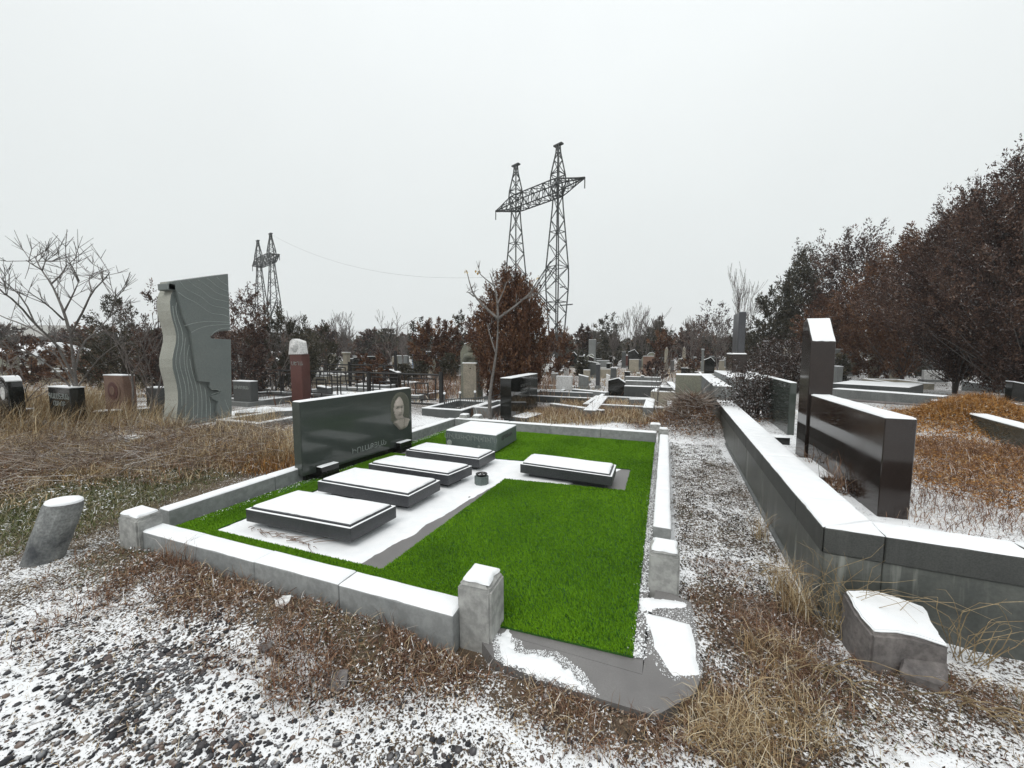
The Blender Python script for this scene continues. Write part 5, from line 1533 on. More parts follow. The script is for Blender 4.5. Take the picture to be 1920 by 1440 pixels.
def on(u, vb, vt, dist=None):
    """place for a plant: base row or distance, and its height"""
    if dist: 
        x, y = cols(u, dist); z = float(gz(x, y))
    else: x, y, z = at(u, vb)
    return (x, y, z), ztop(x, y, vt) - z, depth_of(x, y)
def tree(u, vb, vt, wpx, kind, label, mat='thuja', dist=None, dens=1.0, **k):
    loc, h, s = on(u, vb, vt, dist); R0 = wpx * s / F_PX / 2
    leaf = min(.20, max(.050, s * .0048)); area = max(1, h * R0 * 2 * 3.0)
    n_leaf = min(k.pop('cap', 90000), dens * area / (leaf * leaf * .36) * 1.0)
    per = 52; n_pl = int(max(30, n_leaf / per))
    return tree_mesh(k.pop('name', 'thuja_tree'), label, k.pop('cat', 'tree'), loc, h * .93, R0 * .88, kind, n_pl, per, mat, leaf * 1.5, leaf * .24, **k)

# the big brown trees on the right
PR['thuja'] = [(0, .22), (.08, .40), (.22, .74), (.42, 1), (.68, .80), (.88, .42), (1, .08)]
BG = dict(name='thuja_tree', cap=170000)
tree(1900, 752, 276, 320, 'thuja', 'biggest brown thuja, filling the right edge above the orange mound', mat='thuja', seed=3, stems=16, clear=.02, fan=.9, trunk_r=.05, lobe=.5, dens=1.4, plen=.11, up=1.5, limbs=70, **BG)
tree(2080, 735, 240, 330, 'thuja', 'brown thuja cut by the right edge, behind the biggest one', mat='thuja', seed=23, stems=6, clear=.05, fan=.7, lobe=.3, dens=.6, plen=.10)
tree(1790, 738, 372, 190, 'thuja', 'tall brown thuja leaning against the left side of the biggest one', mat='thuja', seed=43, stems=12, clear=.05, fan=.8, trunk_r=.05, lobe=.6, dens=1.2, plen=.13, up=1.6, limbs=45, **BG)
tree(1690, 724, 440, 170, 'thuja', 'rust brown thuja with many thin stems above the grey concrete kerb', mat='thuja_red', seed=4, stems=16, clear=.06, fan=.8, trunk_r=.05, lobe=.6, dens=1.2, plen=.13, up=1.5, limbs=60, **BG)
tree(1592, 704, 436, 118, 'egg', 'rounded dark brown tree above the tall slanting topped stele', mat='thuja', seed=8, stems=4, clear=.1, lobe=.55, dens=1.1, plen=.18, up=1.3)
tree(1490, 700, 472, 84, 'cone', 'pointed dark brown conifer between the two tall steles', mat='conifer', seed=9, stems=2, dens=1.6, up=1.5, plen=.16, lobe=.45)
tree(1436, 700, 540, 74, 'cone', 'smaller dark conifer touching the pointed one on its left', mat='conifer', seed=10, stems=2, dens=1.3)
tree(1545, 705, 560, 110, 'egg', 'low brown bushy tree right behind the tall slanting topped stele', mat='thuja_red', seed=11, stems=4, dens=1.3)
tree(1640, 716, 590, 90, 'egg', 'low rust coloured thuja filling the gap under the rounded dark tree', mat='thuja_red', seed=12, stems=5, dens=1.2)
# evergreen bushes at the wall
def bush(pts, label, mat='hedge', leaf=.045, n=2600, name='evergreen_bush', group=None, stems=5, lw=.4):
    """bush built of several rounded leaf masses: (x,y,z,r,h)"""
    x0 = sum(p[0] for p in pts) / len(pts); y0 = sum(p[1] for p in pts) / len(pts); z0 = min(p[2] for p in pts)
    t = thing(name, label, 'bush', (x0, y0, z0), group)
    Vs, Fs, As = [], [], []; k0 = 0
    mb = MB()
    for i, (x, y, z, r_, h_) in enumerate(pts):
        P, D, tone, b_, a_ = crown_pts(h_, r_, PR['egg'], max(12, int(n * r_ * h_ / .5 / 24)), 24, .45, 0, .7, .2, .22, seed=i + int(abs(x) * 7) + 5)
        V, F = sprays(P + np.array((x, y, z)), D, leaf, leaf * lw, .9)
        Vs.append(V); Fs.append(F + k0); k0 += len(V); As.append(np.repeat(np.clip(tone, 0, 1), 2))
        for j in range(stems):
            a2 = random.uniform(0, 6.28)
            mb.tube([(x, y, z - .05), (x + math.cos(a2) * r_ * .3, y + math.sin(a2) * r_ * .3, z + h_ * .5), (x + math.cos(a2) * r_ * .55, y + math.sin(a2) * r_ * .55, z + h_ * .95)], [.018, .012, .004], 4, False)
    mesh_np('crown', np.concatenate(Vs), np.concatenate(Fs), M[mat], t, att=np.concatenate(As))
    mb.build('trunk', M['darkbark'], t)
    kids(t)
    return t
c1_ = U(1408, 790, .35); c2_ = U(1452, 735, .4)
bush([(c1_[0] - .02, c1_[1] + .35, .28, .32, .98), (c1_[0] + .22, c1_[1] + .7, .3, .30, .92)], 'dark evergreen bush with snow flecks leaning over the long wall', n=5200, leaf=.032)
bush([(c2_[0] - .05, c2_[1] + 1.0, .3, .55, 1.35), (c2_[0] + .5, c2_[1] + 1.6, .3, .6, 1.5), (c2_[0] + .75, c2_[1] + .8, .3, .4, .95)], 'large dark snow flecked evergreen bush behind the low green headstone', n=5200, leaf=.042)

# conical brown thuja in the centre and its neighbours
tree(957, 757, 514, 142, 'egg', 'dense brown conical thuja behind the black lettered headstone', mat='thuja_red', seed=15, stems=4, dens=2.3, lobe=.2, up=2.2, plen=.13)
tree(1045, 712, 612, 48, 'egg', 'brown bushy conifer at the foot of the nearer pylon', mat='thuja_red', seed=16, dens=1.3)
tree(1093, 690, 611, 27, 'ball', 'small dark ball shaped tree on a thin trunk in the far centre', mat='thuja', seed=17, clear=.42, stems=1, dens=1.4, lobe=.12, fan=0, name='ball_tree')
tree(1240, 695, 622, 46, 'ball', 'reddish brown round bush behind the tan stele', mat='thuja_red', seed=18, dens=1.5, lobe=.2)
tree(1230, 684, 598, 62, 'cone', 'olive brown conifer rising behind the reddish brown bush', mat='conifer', seed=19, dens=1.2)
tree(1290, 684, 604, 40, 'cone', 'small brown conifer right of the reddish bush', mat='thuja', seed=20, dens=1.1)
tree(1325, 690, 575, 70, 'egg', 'loose brown leaved tree left of the tall stele on its pedestal', mat='thuja', seed=21, dens=.45, spread=.2)
tree(1138, 682, 590, 56, 'egg', 'olive grey loose tree behind the centre graves', mat='conifer', seed=22, dens=.55, clear=.12, spread=.2)
tree(822, 712, 602, 96, 'ball', 'large rounded brown bush left of the relief bust stele', mat='thuja_red', seed=24, dens=1.5, lobe=.15)
tree(787, 700, 598, 36, 'column', 'dark narrow conifer left of the large rounded brown bush', mat='conifer', seed=25, dens=1.2)
tree(882, 705, 596, 50, 'cone', 'dark conifer between the rounded bush and the conical thuja', mat='thuja', seed=26, dens=.9)
tree(862, 702, 590, 24, 'column', 'thin dark conifer tip behind the relief bust stele', mat='conifer', seed=27, dens=1.0)
tree(683, 728, 668, 24, 'egg', 'small red brown bush, left one of two behind the fence', mat='thuja_red', seed=28, dens=1.8, lobe=.15)
tree(718, 732, 666, 46, 'egg', 'wider red brown bush, right one of two behind the fence', mat='thuja_red', seed=29, dens=1.8, lobe=.15)
tree(457, 752, 540, 64, 'column', 'tall lumpy brown conifer right beside the carved face stele', mat='thuja', seed=30, dens=.8, lobe=.5, plen=.16)
tree(488, 740, 566, 34, 'column', 'smaller spire shaped conifer right of the tall lumpy one', mat='thuja', seed=31, dens=.9, lobe=.5)
tree(530, 735, 588, 110, 'egg', 'wide brown green tree below the farther pylon', mat='conifer', seed=32, dens=.9, lobe=.45)
tree(575, 725, 600, 40, 'cone', 'ragged conifer right of the farther pylon', mat='conifer', seed=33, dens=.8, lobe=.5)
tree(612, 712, 608, 42, 'cone', 'dark small conifer behind the white marble head', mat='conifer', seed=34, dens=1.0)
tree(232, 742, 553, 88, 'cone', 'dark evergreen between the bare tree and the carved face stele', mat='conifer', seed=35, dens=.8, lobe=.5, plen=.16)
tree(303, 745, 536, 50, 'column', 'dark evergreen peeking out behind the carved face stele', mat='thuja', seed=36, dens=.8, lobe=.5)
tree(60, 722, 634, 74, 'ball', 'dark brown dome shaped bush in front of the pale building', mat='thuja_red', seed=37, dens=1.5, lobe=.12)
tree(170, 724, 640, 100, 'egg', 'brown hedge like bush behind the bare tree on the left', mat='thuja_red', seed=38, dens=1.2, lobe=.3)

# bare trees

def drawn_tree(name, label, cat, dist_uv, lines, r0, twig, n_tw, tl, seed, mat='bark', depth=.35, group=None):
    """leafless tree whose main limbs follow given courses; depth wanders, twigs are grown along them"""
    bx_, by_, bz_ = at(*dist_uv); s = depth_of(bx_, by_); rs_ = random.Random(seed)
    t = thing(name, label, cat, (bx_, by_, bz_), group); trunk, crown = MB(), MB(); f2 = Vector((FW[0], FW[1])).normalized(); ends = []
    def pt(u, v, dd):
        x, y = cols(u, s + dd); return Vector((x, y, ztop(x, y, v)))
    for li, (w_, pts) in enumerate(lines):
        sl = rs_.uniform(-1, 1) * depth; P = []
        for k, (u, v) in enumerate(pts):
            rise = max(0, (dist_uv[1] - v)) / 300
            P.append(pt(u, v, (sl if li else 0) * rise * (k / max(1, len(pts) - 1)) * 2.2))
        for _ in range(1):
            Q = [P[0]]
            for a_, b_ in zip(P[:-1], P[1:]): Q += [a_.lerp(b_, .3), a_.lerp(b_, .7)]
            P = Q + [P[-1]]
        rad = [max(twig, r0 * w_ * (1 - .75 * k / (len(P) - 1))) for k in range(len(P))]
        (trunk if li == 0 else crown).tube(P, rad, 6, False); ends.append(P[-1])
        if li == 0 and n_tw > 6: continue
        for _ in range(n_tw):
            k = rs_.randint(max(1, len(P) // 3), len(P) - 2); p = P[k].lerp(P[k + 1], rs_.random()); d = (P[k + 1] - P[k]).normalized()
            pv_ = d.orthogonal().normalized(); az = rs_.uniform(0, 6.28); pv_ = pv_ * math.cos(az) + d.cross(pv_) * math.sin(az)
            d = (d * .7 + pv_ * .7 + Vector((0, 0, .35))).normalized(); L_ = tl * rs_.uniform(.5, 1.4)
            q1 = p + d * L_ * .5 + Vector((0, 0, .04 * L_)); q2 = q1 + (d + Vector((rs_.uniform(-.4, .4), rs_.uniform(-.4, .4), .45))).normalized() * L_ * .5
            crown.tube([p, q1, q2], [max(twig, rad[k] * .45), twig * 1.1, twig * .7], 3, False)
            for _ in range(2):
                q3 = q1 + (d + Vector((rs_.uniform(-.9, .9), rs_.uniform(-.9, .9), .3))).normalized() * L_ * .4
                crown.tube([q1, q3], [twig, twig * .6], 3, False)
    trunk.build('trunk', M[mat], t, smooth=True); crown.build('crown', M[mat], t); return t, ends
drawn_tree('bare_tree', 'large leafless grey tree with wide forked branches on the left', 'bare tree', (139, 800), [
  (1.0, [(139, 800), (140, 740), (139, 700), (138, 650), (137, 622)]),
  (.62, [(137, 622), (130, 585), (122, 560), (112, 532), (95, 505), (86, 480)]), (.35, [(112, 532), (135, 512), (143, 496)]), (.3, [(95, 505), (82, 497), (70, 488)]), (.3, [(97, 508), (103, 494), (107, 483)]),
  (.5, [(138, 628), (157, 597), (166, 583), (185, 547), (207, 527), (221, 511)]), (.42, [(130, 585), (150, 552), (163, 527)]), (.3, [(185, 547), (180, 520), (192, 512)]), (.3, [(163, 527), (158, 510), (150, 495)]),
  (.6, [(139, 712), (118, 665), (107, 640), (75, 610), (45, 567), (12, 542), (0, 515)]), (.45, [(125, 660), (90, 628), (50, 607), (15, 595), (-10, 578)]), (.4, [(128, 600), (100, 570), (67, 547)]),
  (.45, [(139, 700), (155, 645), (190, 620), (212, 595), (240, 570)]), (.35, [(75, 610), (58, 560), (30, 532), (20, 520)]), (.35, [(212, 595), (225, 570), (230, 540)]),
  (.4, [(139, 740), (110, 700), (60, 660), (20, 640), (0, 610)]), (.4, [(140, 730), (170, 690), (200, 660), (235, 640)]), (.35, [(139, 735), (122, 690), (104, 660), (88, 640)])],
  .046, .0045, 8, .5, 11, depth=1.1)
bare_mesh('bare_tree', 'leafless shrub of long thin stems left of the carved face stele', on(272, 790, 556)[0], on(272, 790, 556)[1], 5, .5, 3, 4, r0=.022, upk=.3, split=(2, 3), height_first=.3, twig=.005, multi=3, crook=.14)
bare_mesh('bare_tree', 'low leafless shrub with arching stems at the far left edge', on(20, 800, 600)[0], on(20, 800, 600)[1], 19, .6, 3, 4, r0=.02, upk=.25, split=(2, 3), height_first=.32, twig=.005, multi=4)
bare_mesh('bare_tree', 'pale leafless shrub just left of the red pedestal', on(507, 742, 616)[0], on(507, 742, 616)[1], 7, .6, 4, 4, r0=.03, upk=.2, split=(2, 3), height_first=.28, twig=.007, multi=2)
bare_mesh('bare_tree', 'crooked leafless tree leaning left in the gap of the tree line', on(745, 712, 573)[0], on(745, 712, 573)[1], 8, .5, 4, 4, r0=.05, upk=.25, split=(2, 3), height_first=.4, twig=.01, lean=(-.35, 0))
bare_mesh('bare_tree', 'pale forked leafless tree above the red brown bushes', on(757, 706, 607)[0], on(757, 706, 607)[1], 12, .55, 4, 4, r0=.05, upk=.2, split=(2, 3), height_first=.35, twig=.01)
sp_t, tips = drawn_tree('sapling', 'thin grey sapling with a few yellow dead leaves before the conical thuja', 'sapling', (919, 789), [
  (1.0, [(919, 789), (917, 755), (921, 720), (928, 680), (933, 640), (934, 597)]),
  (.6, [(934, 597), (912, 578), (890, 555), (883, 535), (877, 508)]), (.6, [(934, 597), (958, 580), (980, 562), (998, 545), (1010, 520)]), (.55, [(934, 600), (933, 560), (925, 530), (919, 512)]),
  (.4, [(933, 570), (945, 545), (950, 528)]), (.35, [(926, 535), (905, 518), (897, 508)]), (.4, [(929, 660), (918, 625), (913, 605)]), (.3, [(890, 556), (880, 548), (876, 548)]), (.3, [(980, 562), (1000, 552), (1012, 548)])],
  .052, .0055, 2, .3, 5, depth=.4)
tips = [tips[1], tips[2], tips[5]]
P = np.array([tuple(p) for p in tips for _ in range(5)]); V, F = sprays(P + rng.normal(size=P.shape) * .02, np.tile([[0, 0, -1.0]], (len(P), 1)), .075, .022, .9)
mesh_np('dead_leaves', V, F, M['leafy'], sp_t, att=rng.random(len(F)))
for k, (u, vb, vt, ds, sd, sp_, lb) in enumerate(((1182, 692, 563, None, 21, .4, 'tall leafless tree with upright branches in the centre right'), (1150, 690, 600, None, 22, .5, 'dark forked leafless tree above the tan stone block'), (1210, 690, 578, None, 24, .45, 'fine twigged leafless tree right of the tall upright one'),
                                        (1376, 700, 490, None, 25, .3, 'tall fine twigged leafless poplar behind the tall stele'), (1300, 700, 590, None, 26, .5, 'pale leafless tree among the slim posts'), (1345, 705, 585, None, 27, .5, 'leafless tree with pale stems left of the tall stele'),
                                        (1262, 735, 640, None, 28, .4, 'thin bare sapling standing over the middle kerbs'), (1236, 770, 655, None, 29, .4, 'slender bare stem in front of the brownish block wall'), (645, 690, 580, 60, 30, .5, 'faint leafless tree in the far gap left of the column'),
                                        (562, 690, 575, 58, 31, .55, 'grey leafless tree top right of the farther pylon'), (1115, 690, 605, 50, 32, .5, 'low leafless tree between ball tree and olive tree'))):
    loc, h, s = on(u, vb, vt, ds)
    bare_mesh('bare_tree', lb, loc, h, sd, sp_, 4 if k < 6 or k > 7 else 3, 5, r0=.012 * h if k not in (6, 7) else .02, upk=.45, split=(3, 4) if k not in (6, 7) else (2, 2), height_first=.34, twig=max(.005, s * .00035), crook=.12)

# tree line beyond the graves: copies of a few kinds
lines = []
tp = []
TP = [('cone', 'conifer', 'dull green conifer'), ('egg', 'thuja', 'brown bushy tree'), ('ball', 'thuja_red', 'reddish brown round tree'), ('column', 'conifer', 'narrow dark conifer')]
proto_t = []
for i, (kd, mt, lb) in enumerate(TP):
    x, y = cols(500 + 200 * i, 52)
    proto_t.append(tree_mesh('conifer_tree', lb, 'tree', (x, y, float(gz(x, y))), 4.0, (1.3, 1.9, 2.0, .9)[i], kd, 110, 30, mt, .28, .075, clear=.03, lobe=.45, stems=2, seed=60 + i, group='trees of the far tree line')); far_label(proto_t[-1], lb, x, y)
proto_b = []
for i in range(3):
    x, y = cols(650 + 300 * i, 50)
    proto_b.append(bare_mesh('bare_tree', 'leafless grey tree in the tree line beyond the graves', (x, y, float(gz(x, y))), 5.0, 70 + i, .5, 4, 5, r0=.09, upk=.4, split=(3, 4), height_first=.3, twig=.018, group='leafless trees of the far tree line')[0]); far_label(proto_b[-1], 'leafless grey tree', x, y)
r2 = random.Random(5)
for k in range(120):
    d_ = r2.uniform(42, 85); u_ = r2.uniform(-60, 1600)
    if 1000 < u_ < 1085 and d_ < 60: continue
    x, y = cols(u_, d_); z = float(gz(x, y))
    kt = r2.randrange(4); kb = r2.randrange(3)
    if r2.random() < .72: c_ = copy_tree(proto_t[kt], loc=(x, y, z), yaw=r2.uniform(0, 6.28), sc=(s_ := r2.uniform(.55, 1.15) * (.65 + d_ / 110), s_, s_ * r2.uniform(.7, 1.0)))
    else: c_ = copy_tree(proto_b[kb], loc=(x, y, z), yaw=r2.uniform(0, 6.28), sc=(s_ := r2.uniform(.6, 1.1), s_, s_)); kt = 4
    far_label(c_, (TP[kt][2] if kt < 4 else 'leafless grey tree'), x, y)
far_labels_done('tree line')
# small bushes between the graves
for k in range(34):
    d_ = r2.uniform(17, 40); u_ = r2.uniform(-40, 1900)
    if 1000 < u_ < 1080: continue
    x, y = cols(u_, d_); z = float(gz(x, y))
    if 1 < x < 12 and y < 15: continue
    s_ = r2.uniform(.22, .45)
    kt = r2.randrange(4); c_ = copy_tree(proto_t[kt], loc=(x, y, z), yaw=r2.uniform(0, 6.28), sc=(s_, s_, s_ * r2.uniform(.7, 1.1)))
    c_.name = 'bush'; c_['category'] = 'bush'; c_['group'] = 'small bushes between the graves'; far_label(c_, ('small dull green bush', 'small brown bush', 'small reddish brown bush', 'small narrow dark bush')[kt], x, y)
far_labels_done('rows')
# far wood that reads as one mass
Pw, Dw = [], []
n_ = 30000
dd = rng.uniform(85, 170, n_); uu = rng.uniform(-150, 2100, n_)
f2_ = FW[:2] / np.linalg.norm(FW[:2])
xw = f2_[0] * dd + RT[0] * (uu - 960) / F_PX * dd; yw = f2_[1] * dd + RT[1] * (uu - 960) / F_PX * dd
hw_ = 5.5 * (.35 + .9 * fbm(xw, yw, .06, 3, 1)) * rng.random(n_) ** .7
V, F = sprays(np.stack([xw, yw, hw_ - .4], -1), np.tile([[0, 0, 1.0]], (n_, 1)), 1.1, .35, .9)
tag(mesh_np('far_wood', V, F, M['conifer'], att=np.repeat(rng.random(n_) * .8, 2)), 'far brown green wood closing the horizon', None, None, 'stuff')

# ------------------------------------------------------------------ ground cover
def keep(x, y, m=.0):
    plot = (x > -4.22 - m) & (x < .10 + m) & (y > 1.69 - m) & (y < 7.25)
    thr_ = (x > -1.05) & (x < .34) & (y > 1.12) & (y < 3.4) & ((x - .34) * .9 + 1.5 < y + 1)
    thr_ = in_poly(x, y, thr)
    wl_ = (x > .86) & (x < 1.30) & (y > 2.6) & (y < 9.3) | (x > .86) & (y > 2.45) & (y < 3.02) & (x < 3.7)
    st_ = (x > LS[0][0] - .02) & (x < LS[1][0] + .02) & (y > LS[0][1]) & (y < LS[2][1] + 1.5)
    stump = np.hypot(x - bx, y - by) < .1
    return ~(plot | thr_ | wl_ | st_ | stump)
def scat(pts, N, m=.0, clump=0):
    """points spread round picture places (u, v, radius in metres, weight)"""
    w = np.array([p[3] * p[2] ** 2 for p in pts]); w = w / w.sum()
    i = rng.choice(len(pts), N, p=w)
    c = np.array([at(p[0], p[1])[:2] for p in pts]); r_ = np.array([p[2] for p in pts])
    rr_ = np.sqrt(rng.random(N)) * 1.5; th_ = rng.uniform(0, 2 * np.pi, N)
    x = c[i, 0] + r_[i] * rr_ * np.cos(th_); y = c[i, 1] + r_[i] * rr_ * np.sin(th_)
    ok_ = keep(x, y, m)
    if clump: ok_ &= rng.random(N) < .12 + .88 * sst(.44, .56, fbm(x, y, clump, 3, 0))
    return x[ok_], y[ok_]
def gzz(x, y):
    return gz(x, y) + (1 - sst(8, 12, np.hypot(x, y))) * (.016 * (fbm(x, y, 9, 3, 0) - .5) + .010 * (vn(x, y, 26, 2) - .5))
def blades(name, x, y, mat, h, w, lean=.5, label=None, per=1, sprd=.02, flat=0.0, tone=None, zadd=0.0, wind=0.0):
    """curved grass blades, per of them in every tuft"""
    x = np.repeat(x, per) + rng.normal(size=len(x) * per) * sprd; y = np.repeat(y, per) + rng.normal(size=len(y) * per) * sprd
    k_ = keep(x, y); x, y = x[k_], y[k_]
    n_ = len(x); z = gzz(x, y) - .005 + zadd * rng.random(n_)
    H = h * rng.uniform(.35, 1.3, n_); th_ = rng.uniform(0, 2 * np.pi, n_) if not wind else rng.normal(wind, .9, n_)
    dx, dy = np.cos(th_), np.sin(th_)
    ln = np.clip(lean * rng.uniform(.2, 1.5, n_), 0, 1.6)
    pts_ = []
    for t_ in (0, .35, .7, 1.0):
        o = np.sin(ln * t_) * t_ * H; zz_ = H * t_ * np.cos(ln * t_ * (1 + flat))
        bend = .15 * H * np.sin(t_ * 3 + th_ * 5)
        pts_.append(np.stack([x + dx * o - dy * bend * t_, y + dy * o + dx * bend * t_, z + np.maximum(zz_, .004)], -1))
    W = (w * rng.uniform(.6, 1.4, n_))[:, None]; S = np.stack([-dy, dx, np.zeros(n_)], -1)
    S = unit(S + rng.normal(size=S.shape) * .4)
    V = np.stack([pts_[0] - S * W, pts_[0] + S * W, pts_[1] - S * W * .85, pts_[1] + S * W * .85, pts_[2] - S * W * .55, pts_[2] + S * W * .55, pts_[3]], 1).reshape(-1, 3)
    T = np.array([[0, 1, 3], [0, 3, 2], [2, 3, 5], [2, 5, 4], [4, 5, 6]])
    F = (np.arange(n_)[:, None, None] * 7 + T[None]).reshape(-1, 3)
    a_ = rng.random(n_) if tone is None else np.clip(tone + rng.normal(size=n_) * .2, 0, 1)
    return tag(mesh_np(name, V, F, mat, att=np.repeat(a_, 5)), label, kind='stuff')
def chips(name, x, y, mat, size, label=None, zadd=.01, curl=.5, asp=.5, z=None):
    n_ = len(x); z = (gzz(x, y) if z is None else z) + rng.random(n_) * zadd
    P = np.stack([x, y, z], -1)
    D = unit(np.stack([rng.normal(size=n_), rng.normal(size=n_), rng.normal(size=n_) * .35], -1))
    S = unit(np.cross(D, np.stack([rng.normal(size=n_) * .5, rng.normal(size=n_) * .5, np.ones(n_)], -1)))
    N_ = np.cross(D, S); L_ = (size * rng.uniform(.5, 1.6, n_))[:, None]; W = L_ * asp * rng.uniform(.5, 1.2, n_)[:, None]
    V = np.stack([P, P + D * L_ * .5 + S * W * .5 + N_ * L_ * curl * .25, P + D * L_, P + D * L_ * .5 - S * W * .5 + N_ * L_ * curl * .25, P + D * L_ * .5], 1).reshape(-1, 3)
    T = np.array([[0, 1, 4], [1, 2, 4], [2, 3, 4], [3, 0, 4]])
    F = (np.arange(n_)[:, None, None] * 5 + T[None]).reshape(-1, 3)
    return tag(mesh_np(name, V, F, mat, att=np.repeat(rng.random(n_), 4)), label, kind='stuff')

# dead leaves and litter in front of the kerb and on the right
FR = [(230, 1045, .30, .5), (330, 1060, .28, .9), (430, 1090, .30, 1), (540, 1140, .30, 1.2), (640, 1180, .26, 1.3), (740, 1210, .24, 1.3), (840, 1240, .2, 1.2), (620, 1230, .2, 1), (780, 1270, .15, .6), (900, 1265, .12, .9)]
x, y = scat(FR, 26000, clump=5); chips('leaf_litter', x, y, M['litter'], .016, 'brown dead leaves and litter along the front kerb', .03, .8)
x, y = scat(FR + [(300, 1100, .4, .5), (600, 1280, .3, .3)], 13000, clump=3.5); blades('dead_weeds', x, y, M['weed'], .07, .0022, 1.2, 'dead reddish weeds growing along the front kerb', 1, zadd=.01)
x, y = scat([(560, 1110, .09, 1), (650, 1130, .12, 1.4), (700, 1150, .1, 1.2), (380, 1060, .15, .6), (500, 1095, .12, .6), (880, 1210, .07, 1), (600, 1120, .1, 1), (760, 1180, .1, .8)], 3800); blades('dead_weeds', x, y, M['weed'], .19, .0016, .55, 'taller dead weeds reaching over the front kerb', 1)
x, y = scat([(620, 1220, .2, 1), (230, 1045, .25, 1), (560, 1190, .15, .6), (780, 1240, .12, .6), (1520, 1300, .2, .8), (1650, 1290, .2, .8), (1780, 1280, .25, 1)], 5200, clump=5); blades('short_grass', x, y, M['greengrass'], .045, .0014, 1.2, 'olive green grass in patches of the foreground litter', 1)
FR2 = [(1000, 1300, .13, .8), (1080, 1330, .14, 1), (1180, 1350, .15, 1.1), (1290, 1330, .16, 1.1), (1400, 1350, .15, .7), (1420, 1230, .22, 1), (1370, 1150, .18, .9), (1500, 1180, .22, 1), (1480, 1290, .25, .9), (1620, 1290, .2, .7), (1750, 1310, .22, .6), (1850, 1280, .25, .7), (1360, 1080, .15, .6), (1650, 1400, .3, .12)]
x, y = scat(FR2, 17000, clump=5); chips('leaf_litter', x, y, M['litter'], .014, 'dead leaf litter between the threshold and the right wall', .02, .8)
x, y = scat(FR2, 13000, clump=4); blades('dry_grass', x, y, M['weed'], .085, .0012, 1.5, 'matted dry grass on the right of the gap in the kerb', 1, zadd=.008)
x, y = scat([(1340, 1370, .11, 1), (1480, 1350, .12, .8), (1400, 1400, .1, .8), (1555, 1150, .12, .7), (1450, 1230, .1, .6), (1840, 1260, .15, .5)], 3200); blades('straw_tufts', x, y, M['straw'], .12, .0013, 1.35, 'pale straw tufts flattened on the snow at the right', 1, zadd=.02)
# small dark bits poking through the snow in the path and everywhere near
x = rng.uniform(.12, .92, 26000); y = 1.6 + 5.6 * rng.random(26000); k_ = keep(x, y) & (rng.random(26000) < .25 + .75 * (fbm(x, y, 9, 3, 2) > .50)); chips('path_debris', x[k_], y[k_], M['crumb'], .016, 'dark crumbs and grass bits showing through the snow of the narrow path', .008, .8, .7)
x = rng.uniform(.12, .92, 3500); y = 1.6 + 5.4 * rng.random(3500); blades('path_grass', x, y, M['greengrass'], .028, .0018, 1.2, 'short grass poking through the snow of the narrow path', 1)
n_ = 60000; x = rng.uniform(-5.5, 2.6, n_); y = .55 + 2.2 * rng.random(n_) ** 1.0; k_ = keep(x, y) & (rng.random(n_) < .10 + .9 * sst(.42, .62, fbm(x, y, 3.2, 3, 2))); chips('snow_debris', x[k_], y[k_], M['crumb'], .012, 'soil crumbs and bits scattered over the foreground snow', .006, .8, .8)
n_ = 5000; x = rng.uniform(-5.0, 2.4, n_); y = .6 + 1.5 * rng.random(n_); blades('stray_grass', x, y, M['straw'], .05, .0014, 1.3, 'stray dry grass stalks on the foreground snow', 1)
# twigs lying about
def twigs(name, pts, N, length, r_, label, zadd=.02, mat='stick', steep=.15):
    x, y = scat(pts, N); n_ = len(x); z = gzz(x, y) + rng.random(n_) * zadd + .004
    th_ = rng.uniform(0, 6.28, n_); L_ = length * rng.uniform(.4, 1.5, n_); inc = rng.normal(size=n_) * steep
    Vs = []
    bend = rng.normal(size=n_) * .2
    for t_ in (0, .5, 1):
        c = np.stack([x + np.cos(th_ + bend * t_) * L_ * t_, y + np.sin(th_ + bend * t_) * L_ * t_, z + np.abs(inc) * L_ * t_], -1)
        S = np.stack([-np.sin(th_), np.cos(th_), np.zeros(n_)], -1) * (r_ * (1 - .6 * t_)) * rng.uniform(.7, 1.3, (n_, 1)); Zv = np.array([0, 0, r_ * (1 - .6 * t_) * 1.5])
        Vs += [c - S, c + S, c + Zv]
    V = np.stack(Vs, 1).reshape(-1, 3)
    T = []
    for a_ in (0, 3):
        for i, j in ((0, 1), (1, 2), (2, 0)): T += [[a_ + i, a_ + j, a_ + 3 + j], [a_ + i, a_ + 3 + j, a_ + 3 + i]]
    F = (np.arange(n_)[:, None, None] * 9 + np.array(T)[None]).reshape(-1, 3)
    return tag(mesh_np(name, V, F, M[mat], att=np.repeat(rng.random(n_), len(T))), label, kind='stuff')
twigs('fallen_twigs', FR + FR2 + [(900, 1350, .5, .5), (500, 1300, .6, .3)], 1100, .09, .0016, 'thin fallen twigs over the foreground litter')
# pebbles
PB = [(60, 1330, .5, 1.0), (180, 1400, .4, 1.3), (30, 1410, .4, 1.3), (330, 1410, .35, 1.2), (450, 1430, .3, 1), (250, 1300, .4, .6), (620, 1430, .25, 1.2), (760, 1400, .22, .9), (700, 1440, .25, 1.3), (100, 1230, .5, .5), (380, 1330, .35, .5), (880, 1430, .2, .5), (1050, 1435, .2, .35), (1200, 1440, .15, .25), (520, 1350, .3, .4), (180, 1170, .6, .25)]
x, y = scat(PB, 9000, clump=2.5); x2, y2 = scat(PB[:4] + PB[6:7], 1500); x, y = np.concatenate([x, x2]), np.concatenate([y, y2]); n_ = len(x)
bmm = bmesh.new(); bmesh.ops.create_icosphere(bmm, subdivisions=1, radius=1); bv = np.array([v_.co for v_ in bmm.verts]); bf = np.array([[v_.index for v_ in f_.verts] for f_ in bmm.faces]); bmm.free()
bv = bv * (1 + rng.normal(size=(len(bv), 1)) * .06)
